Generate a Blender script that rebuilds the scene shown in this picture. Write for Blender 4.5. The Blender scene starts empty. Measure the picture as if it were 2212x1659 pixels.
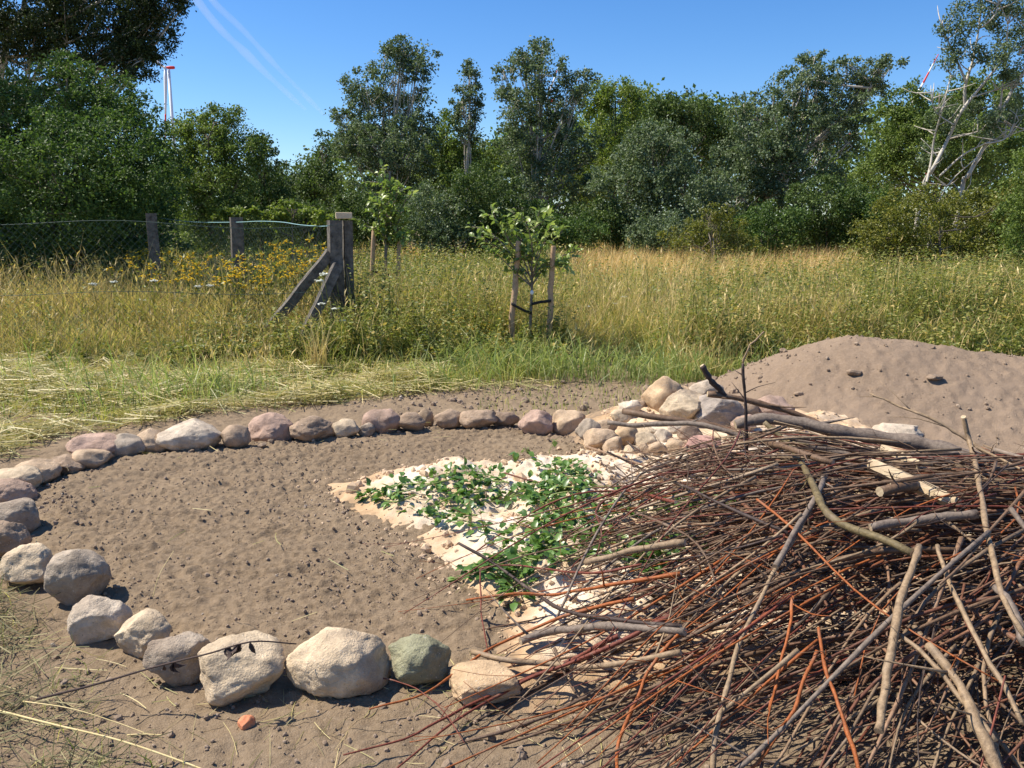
import bpy, math, random
import numpy as np
from mathutils import Vector

# ------------------------------------------------------------------ camera, sky, sun, exposure
S = bpy.context.scene
COL = S.collection
CAMZ, FPX, CX, CY, PITCH = 1.6, 1791.0, 1106.0, 829.5, math.radians(10.73)
cd = bpy.data.cameras.new('camera'); cam = bpy.data.objects.new('camera', cd); COL.objects.link(cam)
cd.sensor_width = 36.0; cd.lens = 36.0 * FPX / 2212.0
cd.clip_start = 0.05; cd.clip_end = 20000
cam.location = (0, 0, CAMZ); cam.rotation_euler = (math.pi/2 - PITCH, 0, 0)
S.camera = cam
S.view_settings.view_transform = 'Standard'; S.view_settings.look = 'None'
S.view_settings.gamma = 1.0; S.view_settings.exposure = 0.62

SUN_AZ, SUN_EL = math.radians(-80.0), math.radians(54.0)      # azimuth from +Y towards +X
world = bpy.data.worlds.new('World'); S.world = world; world.use_nodes = True
wt = world.node_tree; wt.nodes.clear()
sky = wt.nodes.new('ShaderNodeTexSky'); sky.sky_type = 'NISHITA'; sky.sun_disc = False
sky.sun_elevation = SUN_EL; sky.sun_rotation = SUN_AZ
sky.air_density = 0.9; sky.dust_density = 0.25; sky.ozone_density = 5.0
hsv = wt.nodes.new('ShaderNodeHueSaturation'); hsv.inputs['Saturation'].default_value = 1.24; hsv.inputs['Hue'].default_value = 0.505
bg = wt.nodes.new('ShaderNodeBackground'); bg.inputs['Strength'].default_value = 0.112
wo = wt.nodes.new('ShaderNodeOutputWorld')
wt.links.new(sky.outputs[0], hsv.inputs['Color']); wt.links.new(hsv.outputs[0], bg.inputs[0]); wt.links.new(bg.outputs[0], wo.inputs[0])
sl = bpy.data.lights.new('sun', 'SUN'); sl.energy = 5.0; sl.angle = math.radians(0.53); sl.color = (1.0, 0.93, 0.81)
sun = bpy.data.objects.new('sun', sl); COL.objects.link(sun)
SD = Vector((math.sin(SUN_AZ)*math.cos(SUN_EL), math.cos(SUN_AZ)*math.cos(SUN_EL), math.sin(SUN_EL)))
sun.rotation_euler = SD.to_track_quat('Z', 'Y').to_euler(); sun.location = (0, 0, 30)
try:
    S.cycles.use_denoising = True; S.cycles.denoiser = 'OPENIMAGEDENOISE'
    S.cycles.max_bounces = 6; S.cycles.diffuse_bounces = 3; S.cycles.glossy_bounces = 2
    S.cycles.transmission_bounces = 4; S.cycles.transparent_max_bounces = 6; S.cycles.volume_bounces = 0
except Exception as e:
    print(e)

# ------------------------------------------------------------------ helpers
RNG = np.random.default_rng(7)
FW = np.array([0, math.cos(PITCH), -math.sin(PITCH)]); UP = np.array([0, math.sin(PITCH), math.cos(PITCH)])
def ray(px, py):
    return np.array([(px-CX)/FPX, 0, 0]) + (CY-py)/FPX*UP + FW
def G(px, py, z=0.0):
    d = ray(px, py); t = (z-CAMZ)/d[2]; return np.array([0, 0, CAMZ]) + d*t
def D(px, py, Y):
    d = ray(px, py); t = Y/d[1]; return np.array([0, 0, CAMZ]) + d*t
def depth(p): return float(np.dot(np.asarray(p)-np.array([0, 0, CAMZ]), FW))
def Gp(poly): return np.array([G(x, y)[:2] for x, y in poly])

def hash3(i, j, k, s):
    n = (i.astype(np.int64)*374761393 + j.astype(np.int64)*668265263 + k.astype(np.int64)*2147483647 + s*974634541) & 0xFFFFFFFF
    n = ((n ^ (n >> 13))*1274126177) & 0xFFFFFFFF
    n = ((n ^ (n >> 16))*2246822519) & 0xFFFFFFFF
    return ((n ^ (n >> 15)) & 0xFFFFFF)/float(0xFFFFFF)
def vnoise(x, y, z, s=0):
    x = np.asarray(x, float); y = np.asarray(y, float)+0*x; z = np.asarray(z, float)+0*x
    xi, yi, zi = np.floor(x), np.floor(y), np.floor(z)
    fx, fy, fz = x-xi, y-yi, z-zi
    fx, fy, fz = [f*f*(3-2*f) for f in (fx, fy, fz)]
    r = 0
    for a in (0, 1):
        for b in (0, 1):
            for c in (0, 1):
                w = (fx if a else 1-fx)*(fy if b else 1-fy)*(fz if c else 1-fz)
                r = r + w*hash3(xi+a, yi+b, zi+c, s)
    return r*2-1
def fbm(x, y, z=0.0, octv=4, s=0, gain=0.5):
    r, a, f = 0, 1.0, 1.0
    for o in range(octv):
        r = r + a*vnoise(np.asarray(x)*f, np.asarray(y)*f, np.asarray(z)*f, s+o*17); a *= gain; f *= 2.03
    return r
def sstep(a, b, x):
    t = np.clip((x-a)/(b-a), 0, 1); return t*t*(3-2*t)
def inpoly(P, poly):
    x, y = P[:, 0], P[:, 1]; r = np.zeros(len(P), bool); n = len(poly)
    for i in range(n):
        x1, y1 = poly[i]; x2, y2 = poly[(i+1) % n]
        c = (y1 > y) != (y2 > y)
        r ^= c & (x < (x2-x1)*(y-y1)/((y2-y1) if y2 != y1 else 1e-9)+x1)
    return r
def sdist(P, poly):
    d = np.full(len(P), 1e9); n = len(poly)
    for i in range(n):
        a = np.array(poly[i]); b = np.array(poly[(i+1) % n]); ab = b-a
        t = np.clip(((P-a)@ab)/max(ab@ab, 1e-9), 0, 1)
        d = np.minimum(d, np.linalg.norm(P-(a+t[:, None]*ab), axis=1))
    return np.where(inpoly(P, poly), d, -d)
def sample_poly(poly, n, rng=RNG):
    lo, hi = poly.min(0), poly.max(0); out = []; c = 0
    while c < n:
        P = lo+rng.random((n*2, 2))*(hi-lo); P = P[inpoly(P, poly)]; out.append(P); c += len(P)
        if len(P) == 0: break
    return np.concatenate(out)[:n]

class MB:
    """collects vertices and equal-length face arrays, builds ONE mesh object"""
    def __init__(s): s.V = []; s.F = []; s.n = 0
    def add(s, V, *Fs):
        V = np.asarray(V, float).reshape(-1, 3)
        for F in Fs:
            F = np.asarray(F, np.int64)
            if F.size: s.F.append(F+s.n)
        s.V.append(V); s.n += len(V)
    def mesh(s, name, mat, smooth=True):
        V = np.concatenate(s.V); me = bpy.data.meshes.new(name)
        tot = np.concatenate([np.full(len(F), F.shape[1]) for F in s.F])
        loops = np.concatenate([F.ravel() for F in s.F])
        start = np.concatenate([[0], np.cumsum(tot)[:-1]])
        me.vertices.add(len(V)); me.vertices.foreach_set('co', V.astype(np.float32).ravel())
        me.loops.add(len(loops)); me.loops.foreach_set('vertex_index', loops.astype(np.int32))
        me.polygons.add(len(tot)); me.polygons.foreach_set('loop_start', start.astype(np.int32))
        try: me.polygons.foreach_set('loop_total', tot.astype(np.int32))
        except Exception: pass
        me.polygons.foreach_set('use_smooth', np.full(len(tot), smooth))
        me.update(calc_edges=True); me.materials.append(mat); return me
    def build(s, name, mat, parent=None, smooth=True, origin=None):
        if origin is not None: s.V = [v-np.asarray(origin) for v in s.V]
        o = bpy.data.objects.new(name, s.mesh(name, mat, smooth)); COL.objects.link(o)
        if origin is not None and parent is None: o.location = origin
        if parent is not None: o.parent = parent
        return o
def tag(o, label=None, cat=None, group=None, kind=None):
    if label: o['label'] = label
    if cat: o['category'] = cat
    if group: o['group'] = group
    if kind: o['kind'] = kind
    return o
def empty(name, loc, label, cat, group=None):
    o = bpy.data.objects.new(name, None); COL.objects.link(o); o.location = loc; o.empty_display_size = 0.1
    return tag(o, label, cat, group)

def norm(v): return v/np.maximum(np.linalg.norm(v, axis=-1, keepdims=True), 1e-9)
def tube(P, R, k=6, cap=True):
    P = np.asarray(P, float); R = np.broadcast_to(np.asarray(R, float), (len(P),)); n = len(P)
    T = norm(np.gradient(P, axis=0)); a = np.zeros(3); a[int(np.argmin(np.abs(T).max(0)))] = 1.0
    u = norm(np.cross(a, T)); v = np.cross(T, u); th = np.arange(k)*2*math.pi/k
    V = (P[:, None]+R[:, None, None]*(np.cos(th)[None, :, None]*u[:, None]+np.sin(th)[None, :, None]*v[:, None])).reshape(-1, 3)
    i = np.arange(n-1)[:, None]*k; j = np.arange(k)[None, :]; j2 = (j+1) % k
    Q = np.stack([i+j, i+j2, i+k+j2, i+k+j], -1).reshape(-1, 4)
    caps = np.array([list(range(k))[::-1], [(n-1)*k+q for q in range(k)]]) if cap else np.zeros((0, k), int)
    return V, Q, caps
def spline(P, n):
    P = np.asarray(P, float); m = len(P)
    if m < 3:
        t = np.linspace(0, 1, n)[:, None]; return P[0]*(1-t)+P[-1]*t
    L = np.concatenate([[0], np.cumsum(np.linalg.norm(np.diff(P, axis=0), axis=1))]); out = []
    Q = np.concatenate([[2*P[0]-P[1]], P, [2*P[-1]-P[-2]]])
    for s in np.linspace(0, L[-1]*0.99999, n):
        i = min(int(np.searchsorted(L, s, 'right'))-1, m-2); t = (s-L[i])/max(L[i+1]-L[i], 1e-9)
        a, b, c, d = Q[i], Q[i+1], Q[i+2], Q[i+3]
        out.append(0.5*(2*b+(c-a)*t+(2*a-5*b+4*c-d)*t*t+(3*b-a-3*c+d)*t**3))
    return np.array(out)
def box(c, s, rot=0.0, taper=0.0):
    x, y, z = np.array(s)/2; V = np.array([[-x, -y, -z], [x, -y, -z], [x, y, -z], [-x, y, -z], [-x, -y, z], [x, -y, z], [x, y, z], [-x, y, z]])
    V[4:, :2] *= 1-taper; cr, sr = math.cos(rot), math.sin(rot)
    V[:, :2] = V[:, :2]@np.array([[cr, sr], [-sr, cr]])
    F = np.array([[0, 3, 2, 1], [4, 5, 6, 7], [0, 1, 5, 4], [1, 2, 6, 5], [2, 3, 7, 6], [3, 0, 4, 7]])
    return V+np.asarray(c), F
def frames(dirs, nrm):
    d = norm(dirs); x = norm(np.cross(d, nrm)); n = np.cross(x, d)
    return np.stack([x, d, n], -1)                       # columns: side, along, normal
def scatter(mb, TV, TFs, M, O, sc):
    """one copy of a small template (TV, TFs) per origin, inside one mesh"""
    N = len(O); sc = np.asarray(sc, float); sc = np.full((N, 1), float(sc)) if sc.ndim == 0 else (sc[:, None] if sc.ndim == 1 else sc)
    V = (TV[None]*sc[:, None, :]) @ np.transpose(M, (0, 2, 1)) + O[:, None, :]
    k = len(TV); off = (np.arange(N)*k)[:, None, None]
    mb.add(V.reshape(-1, 3), *[(np.asarray(F)[None]+off).reshape(-1, len(F[0])) for F in TFs])
LEAF4_V = np.array([[0, 0, 0], [0.32, 0.48, 0.10], [0, 1, 0], [-0.32, 0.48, 0.10]]); LEAF4_F = [[[0, 1, 2, 3]]]
LEAF8_V = np.array([[0, 0, 0], [0, .35, 0], [0, .7, -.03], [0, 1, -.12], [-.27, .32, .09], [-.22, .68, .05], [.27, .32, .09], [.22, .68, .05]])
LEAF8_F = [[[4, 1, 2, 5], [1, 6, 7, 2]], [[0, 1, 4], [0, 6, 1], [5, 2, 3], [2, 7, 3]]]
def rand_dirs(n, rng): return norm(rng.normal(size=(n, 3)))

def ico(sub):
    import bmesh
    bm = bmesh.new(); bmesh.ops.create_icosphere(bm, subdivisions=sub, radius=1.0)
    V = np.array([v.co[:] for v in bm.verts]); F = np.array([[v.index for v in f.verts] for f in bm.faces]); bm.free(); return V, F
ICO = {s: ico(s) for s in (1, 2, 4, 5)}

# ------------------------------------------------------------------ materials
class N:
    def __init__(s, name):
        s.m = bpy.data.materials.new(name); s.m.use_nodes = True; s.t = s.m.node_tree
        s.b = s.t.nodes['Principled BSDF']; s.out = s.t.nodes['Material Output']
        s.b.inputs['Specular IOR Level'].default_value = 0.3
    def new(s, k, **kw):
        n = s.t.nodes.new('ShaderNode'+k)
        for a, v in kw.items(): setattr(n, a, v)
        return n
    def link(s, a, b): s.t.links.new(a, b)
    def co(s, kind='Object', scale=None):
        o = s.new('TexCoord').outputs[kind]
        if scale:
            m = s.new('Mapping'); m.inputs['Scale'].default_value = scale; s.link(o, m.inputs[0]); o = m.outputs[0]
        return o
    def noise(s, scale, detail=4, rough=0.6, co=None, out='Fac'):
        n = s.new('TexNoise'); n.inputs['Scale'].default_value = scale; n.inputs['Detail'].default_value = detail; n.inputs['Roughness'].default_value = rough
        s.link(co if co is not None else s.co(), n.inputs['Vector']); return n.outputs[out]
    def ramp(s, fac, stops, interp='LINEAR'):
        r = s.new('ValToRGB'); r.color_ramp.interpolation = interp; e = r.color_ramp.elements
        while len(e) < len(stops): e.new(0.5)
        for q, (p, c) in zip(e, stops): q.position = p; q.color = (*c, 1) if len(c) == 3 else c
        s.link(fac, r.inputs[0]); return r.outputs[0]
    def mix(s, fac, a, b, blend='MIX'):
        m = s.new('Mix', data_type='RGBA', blend_type=blend)
        for v, i in ((fac, 0), (a, 6), (b, 7)):
            if hasattr(v, 'is_output'): s.link(v, m.inputs[i])
            else: m.inputs[i].default_value = v if i == 0 else (*v, 1)
        return m.outputs[2]
    def bump(s, h, strength=0.5, dist=0.01):
        b = s.new('Bump'); b.inputs['Strength'].default_value = strength; b.inputs['Distance'].default_value = dist
        s.link(h, b.inputs['Height']); s.link(b.outputs[0], s.b.inputs['Normal'])
    def island(s): return s.new('NewGeometry').outputs['Random Per Island']
    def color(s, c):
        if hasattr(c, 'is_output'): s.link(c, s.b.inputs['Base Color'])
        else: s.b.inputs['Base Color'].default_value = (*c, 1)
    def rough(s, r): s.b.inputs['Roughness'].default_value = r

def soil_mat(name, ca, cb, cc):
    n = N(name); p = n.co()
    a = n.ramp(n.noise(1.3, 5, .6, p), [(.36, ca), (.64, cb)])
    b = n.mix(n.ramp(n.noise(55, 3, .7, p), [(.45, (0, 0, 0)), (.7, (1, 1, 1))]), a, cc)
    n.color(b); n.rough(0.95); n.b.inputs['Specular IOR Level'].default_value = 0.1
    h = n.mix(0.5, n.noise(140, 4, .7, p), n.noise(38, 4, .65, p)); n.bump(h, 01.0, 0.016); return n.m
M_SOIL = soil_mat('dry_brown_soil', (.215, .155, .098), (.262, .192, .124), (.295, .22, .146))
M_MOUND = soil_mat('heaped_brown_soil', (.25, .18, .122), (.285, .208, .145), (.31, .228, .162))
def clod_mat():
    n = N('soil_crumbs'); n.color(n.ramp(n.island(), [(0, (.22, .158, .106)), (.6, (.275, .20, .138)), (.97, (.32, .24, .17)), (1, (.45, .38, .30))]))
    n.rough(.95); n.bump(n.noise(120, 3), .5, .006); return n.m
M_CLOD = clod_mat()
def sand_mat():
    n = N('pale_sand'); p = n.co()
    f = n.noise(2.6, 5, .62, p)
    a = n.ramp(f, [(.36, (.60, .435, .27)), (.48, (.69, .545, .385)), (.58, (.76, .64, .50))])
    g = n.noise(16, 4, .6, p); a = n.mix(n.ramp(g, [(.5, (0, 0, 0)), (.8, (.45, .45, .45))]), a, (.50, .33, .19))
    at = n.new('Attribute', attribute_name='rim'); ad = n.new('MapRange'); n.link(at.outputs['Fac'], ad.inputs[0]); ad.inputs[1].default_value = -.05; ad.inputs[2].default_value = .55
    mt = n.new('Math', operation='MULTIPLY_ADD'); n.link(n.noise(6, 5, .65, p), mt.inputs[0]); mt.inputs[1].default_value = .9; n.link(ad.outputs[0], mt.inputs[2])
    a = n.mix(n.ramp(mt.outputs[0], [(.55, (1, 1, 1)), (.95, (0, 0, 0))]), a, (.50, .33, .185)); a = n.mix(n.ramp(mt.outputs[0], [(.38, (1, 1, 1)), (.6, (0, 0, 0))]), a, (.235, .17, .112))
    n.color(a); n.rough(.9); n.b.inputs['Specular IOR Level'].default_value = 0.12
    n.bump(n.mix(.45, n.noise(200, 3, .7, p), n.noise(30, 5, .7, p)), .7, .014); return n.m
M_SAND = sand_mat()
def stone_mat():
    n = N('weathered_boulder'); oi = n.new('ObjectInfo'); p = n.new('VectorMath', operation='ADD')
    n.link(n.co(), p.inputs[0]); n.link(oi.outputs['Location'], p.inputs[1]); p = p.outputs[0]
    base = oi.outputs['Color']
    a = n.mix(n.ramp(n.noise(7, 6, .65, p), [(.35, (.62, .62, .64)), (.65, (1.12, 1.1, 1.06))]), base, base)
    lo = n.mix(1.0, base, (.60, .58, .56), 'MULTIPLY'); hi = n.mix(1.0, base, (1.22, 1.2, 1.16), 'MULTIPLY')
    a = n.mix(n.ramp(n.noise(9, 6, .68, p), [(.34, (0, 0, 0)), (.66, (1, 1, 1))]), lo, hi)
    a = n.mix(n.ramp(n.noise(3.1, 3, .5, p), [(.52, (0, 0, 0)), (.68, (.55, .55, .55))]), a, (.30, .21, .145))   # dusting of soil
    a = n.mix(n.ramp(n.noise(120, 2, .6, p), [(.66, (0, 0, 0)), (.73, (.8, .8, .8))]), a, (.62, .57, .50))
    a = n.mix(n.ramp(n.noise(85, 2, .6, p), [(.27, (.55, .55, .55)), (.34, (0, 0, 0))]), a, (.10, .085, .07))
    n.color(a); n.rough(.82); n.bump(n.mix(.4, n.noise(24, 6, .7, p), n.noise(130, 3, .7, p)), 1.0, .02); return n.m
M_STONE = stone_mat()
def bark_mat(name, use_object_color, stops=None, sc=60):
    n = N(name); p = n.co()
    base = n.new('ObjectInfo').outputs['Color'] if use_object_color else n.ramp(n.island(), stops, 'LINEAR')
    f = n.noise(sc, 4, .65, p)
    a = n.mix(n.ramp(f, [(.3, (0, 0, 0)), (.7, (1, 1, 1))]), n.mix(1.0, base, (.55, .52, .50), 'MULTIPLY'), n.mix(1.0, base, (1.3, 1.28, 1.22), 'MULTIPLY'))
    a = n.mix(n.ramp(n.noise(11, 3, .6, p), [(.55, (0, 0, 0)), (.75, (.55, .55, .55))]), a, (.27, .205, .15))
    n.color(a); n.rough(.62); n.bump(n.noise(sc*2, 3, .7, p), .5, .004); return n.m
M_STICK = bark_mat('twig_bark', True)
M_STUFFSTICK = bark_mat('twig_bark_mixed', False, [(0, (.05, .032, .024)), (.25, (.15, .092, .056)), (.4, (.13, .042, .026)), (.55, (.26, .185, .115)), (.7, (.12, .08, .055)), (.85, (.19, .07, .034)), (1, (.34, .255, .17))])
def plain_noise(name, ca, cb, scale=20, rough=.85, bump=.4, dist=.006):
    n = N(name); p = n.co(); n.color(n.ramp(n.noise(scale, 5, .65, p), [(.3, ca), (.7, cb)])); n.rough(rough)
    if bump: n.bump(n.noise(scale*2.5, 4, .7, p), bump, dist)
    return n.m
M_LUMP = plain_noise('damp_sand_lump', (.48, .33, .195), (.62, .46, .31), 30, .95)
M_CONC = plain_noise('weathered_concrete', (.05, .044, .038), (.20, .178, .152), 14, .9, .7, .01)
M_STAKE = plain_noise('raw_wood_stake', (.34, .215, .13), (.50, .345, .215), 24, .75)
M_RUBBER = plain_noise('black_rubber_strap', (.012, .012, .012), (.022, .022, .022), 50, .6)
M_BRICK = plain_noise('buff_brick', (.58, .44, .29), (.66, .52, .36), 30)
M_ORANGE = plain_noise('orange_brick', (.56, .19, .09), (.62, .26, .13), 60)
M_WIRE = plain_noise('green_coated_wire', (.05, .085, .075), (.075, .12, .10), 30, .5, 0)
M_BLUEWIRE = plain_noise('pale_blue_wire', (.25, .45, .46), (.32, .52, .52), 30, .5, 0)
M_PALEWOOD = plain_noise('fresh_split_wood', (.36, .26, .155), (.56, .44, .28), 35, .7)
M_WHITE = plain_noise('white_paint', (.74, .74, .76), (.80, .80, .82), 1, .5, 0)
M_RED = plain_noise('red_paint', (.60, .035, .03), (.66, .05, .04), 1, .5, 0)
M_DARKSTEM = plain_noise('dark_dry_stem', (.05, .035, .03), (.09, .06, .05), 40)
M_WHITEBARK = plain_noise('pale_aspen_bark', (.40, .35, .28), (.62, .57, .48), 5, .8)
M_BROWNBARK = plain_noise('grey_brown_bark', (.13, .10, .075), (.24, .20, .155), 7, .9)
def leaf_mat(name, stops, rough=.45, trans=.35, spec=.45, patch=None):
    n = N(name); c = n.ramp(n.island(), stops)
    if patch:
        c = n.mix(n.ramp(n.noise(patch[0], 3, .6), [(.42, (0, 0, 0)), (.62, (1, 1, 1))]), c, n.mix(1.0, c, patch[1], 'MULTIPLY'))
    n.color(c); n.rough(rough); n.b.inputs['Specular IOR Level'].default_value = spec
    tr = n.new('BsdfTranslucent'); n.link(n.mix(1.0, c, (1.15, 1.25, .75), 'MULTIPLY'), tr.inputs['Color'])
    mx = n.new('MixShader'); mx.inputs[0].default_value = trans
    n.link(n.b.outputs[0], mx.inputs[1]); n.link(tr.outputs[0], mx.inputs[2]); n.link(mx.outputs[0], n.out.inputs['Surface']); return n.m
L_DARK = leaf_mat('dark_green_leaf', [(0, (0.045, 0.075, 0.018)), (.6, (0.085, 0.132, 0.031)), (.88, (0.140, 0.194, 0.051)), (1, (0.238, 0.310, 0.097))], .56, .25, .3)
L_BIRCH = leaf_mat('birch_leaf', [(0, (0.028, 0.043, 0.014)), (.6, (0.051, 0.075, 0.021)), (1, (0.076, 0.103, 0.029))], .56, .22, .3)
L_HAW = leaf_mat('hawthorn_leaf', [(0, (0.042, 0.079, 0.018)), (.6, (0.077, 0.136, 0.029)), (.88, (0.134, 0.201, 0.049)), (1, (0.228, 0.321, 0.093))], .56, .3, .3)
L_POP = leaf_mat('poplar_leaf', [(0, (0.073, 0.106, 0.048)), (.6, (0.124, 0.172, 0.075)), (.88, (0.222, 0.273, 0.151)), (1, (0.377, 0.437, 0.287))], .56, .28, .3)
L_MID = leaf_mat('mid_green_leaf', [(0, (0.080, 0.122, 0.027)), (.6, (0.140, 0.198, 0.043)), (.88, (0.220, 0.282, 0.068)), (1, (0.374, 0.451, 0.129))], .56, .32, .3)
L_LIGHT = leaf_mat('light_green_leaf', [(0, (0.125, 0.173, 0.032)), (.6, (0.192, 0.251, 0.046)), (1, (0.288, 0.329, 0.069))], .45, .38, .4)
L_YEL = leaf_mat('yellowish_leaf', [(0, (0.101, 0.116, 0.022)), (.55, (0.169, 0.186, 0.032)), (1, (0.304, 0.279, 0.055))], .45, .35, .4)
L_GOLD = leaf_mat('golden_olive_leaf', [(0, (0.140, 0.129, 0.033)), (.6, (0.234, 0.200, 0.052)), (1, (0.374, 0.272, 0.078))], .5, .35, .3)
L_SAP = leaf_mat('sapling_leaf', [(0, (0.150, 0.216, 0.056)), (.6, (0.240, 0.316, 0.081)), (1, (0.450, 0.489, 0.175))], .38, .35, .5)
L_SHOOT = leaf_mat('shoot_leaf', [(0, (0.063, 0.133, 0.026)), (.6, (0.117, 0.218, 0.042)), (1, (0.216, 0.312, 0.072))], .36, .25, .5)
L_STEMG = leaf_mat('shoot_stem', [(0, (.20, .27, .07)), (1, (.30, .34, .11))], .5, .1, .3)
L_WEED = leaf_mat('weed_leaf', [(0, (0.118, 0.149, 0.036)), (.5, (0.205, 0.230, 0.055)), (.85, (0.347, 0.324, 0.091)), (1, (0.566, 0.405, 0.131))], .5, .35, .3)
L_GRASS = leaf_mat('green_grass_blade', [(0, (0.144, 0.199, 0.047)), (.45, (0.245, 0.303, 0.080)), (.75, (0.404, 0.427, 0.127)), (1, (0.663, 0.591, 0.233))], .5, .4, .3, (.55, (1.15, 1.0, .9)))
L_FRESH = leaf_mat('fresh_grass_blade', [(0, (0.166, 0.242, 0.069)), (.5, (0.292, 0.349, 0.113)), (1, (0.527, 0.511, 0.226))], .45, .4, .35)
L_STRAW = leaf_mat('straw_blade', [(0, (0.440, 0.333, 0.139)), (.5, (0.647, 0.487, 0.208)), (.85, (0.828, 0.642, 0.308)), (1, (0.466, 0.285, 0.119))], .55, .3, .3)
L_GOLDG = leaf_mat('golden_grass_blade', [(0, (0.506, 0.336, 0.133)), (.5, (0.682, 0.483, 0.209)), (1, (0.792, 0.598, 0.294))], .55, .35, .25)
L_HAY = leaf_mat('cut_hay_strand', [(0, (.26, .25, .085)), (.35, (.38, .34, .13)), (.7, (.55, .45, .21)), (1, (.70, .58, .31))], .5, .25, .3)
L_WITH = leaf_mat('withered_clippings', [(0, (.07, .06, .03)), (.4, (.17, .16, .075)), (.75, (.28, .25, .12)), (1, (.48, .40, .21))], .6, .2, .2)
L_YFLOWER = leaf_mat('yellow_flower', [(0, (.82, .52, .01)), (1, (.90, .64, .03))], .6, .2, .2)
L_OFLOWER = leaf_mat('ochre_flower', [(0, (.50, .25, .02)), (1, (.72, .46, .03))], .6, .2, .2)
L_WFLOWER = leaf_mat('white_flower', [(0, (.66, .66, .58)), (1, (.80, .80, .74))], .6, .2, .2)
L_LILAC = leaf_mat('lilac_flower', [(0, (.24, .17, .22)), (1, (.38, .30, .36))], .6, .2, .2)

# ------------------------------------------------------------------ shared geometry facts
RING = [(1195, 925), (1100, 915), (965, 915), (820, 930), (680, 945), (580, 955), (420, 970), (320, 985), (215, 995), (125, 1025), (60, 1075), (40, 1130), (60, 1180), (130, 1265), (200, 1330), (300, 1400), (400, 1440), (530, 1480), (730, 1470), (910, 1450), (1050, 1480), (1200, 1480), (1330, 1430), (1330, 1000), (1270, 945)]
RINGW = Gp(RING)
SAND = Gp([(690, 1052), (740, 1100), (800, 1150), (880, 1180), (930, 1250), (1010, 1300), (1060, 1350), (1110, 1410), (1110, 1470), (1230, 1520), (1400, 1480), (1900, 1400), (2300, 1250), (2200, 1060), (2000, 990), (1900, 930), (1750, 915), (1650, 910), (1560, 900), (1430, 888), (1320, 905), (1290, 940), (1300, 980), (1200, 1000), (1080, 1012), (980, 1012), (860, 1035), (770, 1050)])
HEAPC = np.array([1.65, 6.0])
def soil_h(x, y):
    z = 0.016*fbm(x*.7, y*.7, 0, 3, 5)+0.008*fbm(x*7, y*7, 0, 3, 11)+0.007*fbm(x*24, y*24, 0, 2, 23)
    inside = sstep(-.05, .25, sdist(np.stack([x, y], 1), RINGW))
    rake = 0.0095*fbm(x*2.2, y*27+2*fbm(x*.8, y*.8, 0, 2, 77), 0, 2, 31)
    crumb = np.clip(fbm(x*33, y*33, 0, 2, 141)-.28, 0, 1)*.016+np.clip(fbm(x*60, y*60, 0, 1, 143)-.2, 0, 1)*.014
    return z+inside*(rake*1.3+0.035+crumb+0.006*fbm(x*42, y*42, 0, 1, 41))+(1-inside)*crumb*.35
def sand_h(x, y):
    P = np.stack([x, y], 1); sd = sdist(P, SAND)+0.12*fbm(x*2.5, y*2.5, 0, 4, 3)
    z = np.where(sd > 0, 0.11*(1-np.exp(-np.maximum(sd, 0)/.30)), sd*.4)+0.028
    ins = sstep(0, .35, sd)
    z = z+ins*(0.055*fbm(x*2.6, y*2.6, 0, 3, 9)+0.032*np.abs(fbm(x*7, y*7, 0, 3, 19))+.012*fbm(x*22, y*22, 0, 3, 29))
    r2 = ((x-HEAPC[0])/1.05)**2+((y-HEAPC[1]-.12)/.78)**2
    k = np.exp(-r2*.8); return z*(1-.8*k)+k*(.02+.19*np.clip(y-5.5, 0, .95))*(1+.2*fbm(x*5, y*5, 0, 3, 55))
def mound_h(x, y):
    def g(cx, cy, sx, sy, a): return a*np.exp(-(((x-cx)/sx)**2)-((y-cy)/sy)**2)
    z = g(2.75, 7.35, 1.0, .95, .50)+g(3.9, 7.15, 1.15, .95, .32)+g(5.3, 6.8, 1.4, 1.1, .36)+g(3.5, 6.4, 1.2, .9, .10)
    return z-0.055+.014*fbm(x*4, y*4, 0, 4, 61)+.009*fbm(x*18, y*18, 0, 3, 67)+.003*fbm(x*9+2*y, y*1.5, 0, 2, 69)+.02*np.clip(fbm(x*22, y*22, 0, 2, 68)-.3, 0, 1)
PC, PA, PH = np.array([2.06, 3.6]), np.array([2.0, 1.98]), .70
def pile_r2(x, y): return ((x-.25*(y-3.35)-PC[0])/PA[0])**2+((y-PC[1])/PA[1])**2
def pile_h(x, y):
    r2 = pile_r2(x, y); b = np.clip(1-r2, 0, 1)**.58
    return PH*b*(1+.12*np.sin(x*2.1+1)*np.cos(y*1.7))*(1-.62*sstep(1.35, 2.5, x)*sstep(3.2, 4.5, y))
def base_h(x, y):
    x = np.atleast_1d(np.asarray(x, float)); y = np.atleast_1d(np.asarray(y, float))
    return np.maximum(np.maximum(sand_h(x, y), mound_h(x, y)), soil_h(x, y))

def grid(xs, ys, hf):
    X, Y = np.meshgrid(xs, ys); Z = hf(X.ravel(), Y.ravel()); nx, ny = len(xs), len(ys)
    i = np.arange(nx*ny).reshape(ny, nx)
    F = np.stack([i[:-1, :-1], i[:-1, 1:], i[1:, 1:], i[1:, :-1]], -1).reshape(-1, 4)
    return np.stack([X.ravel(), Y.ravel(), Z], 1), F, i

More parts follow.
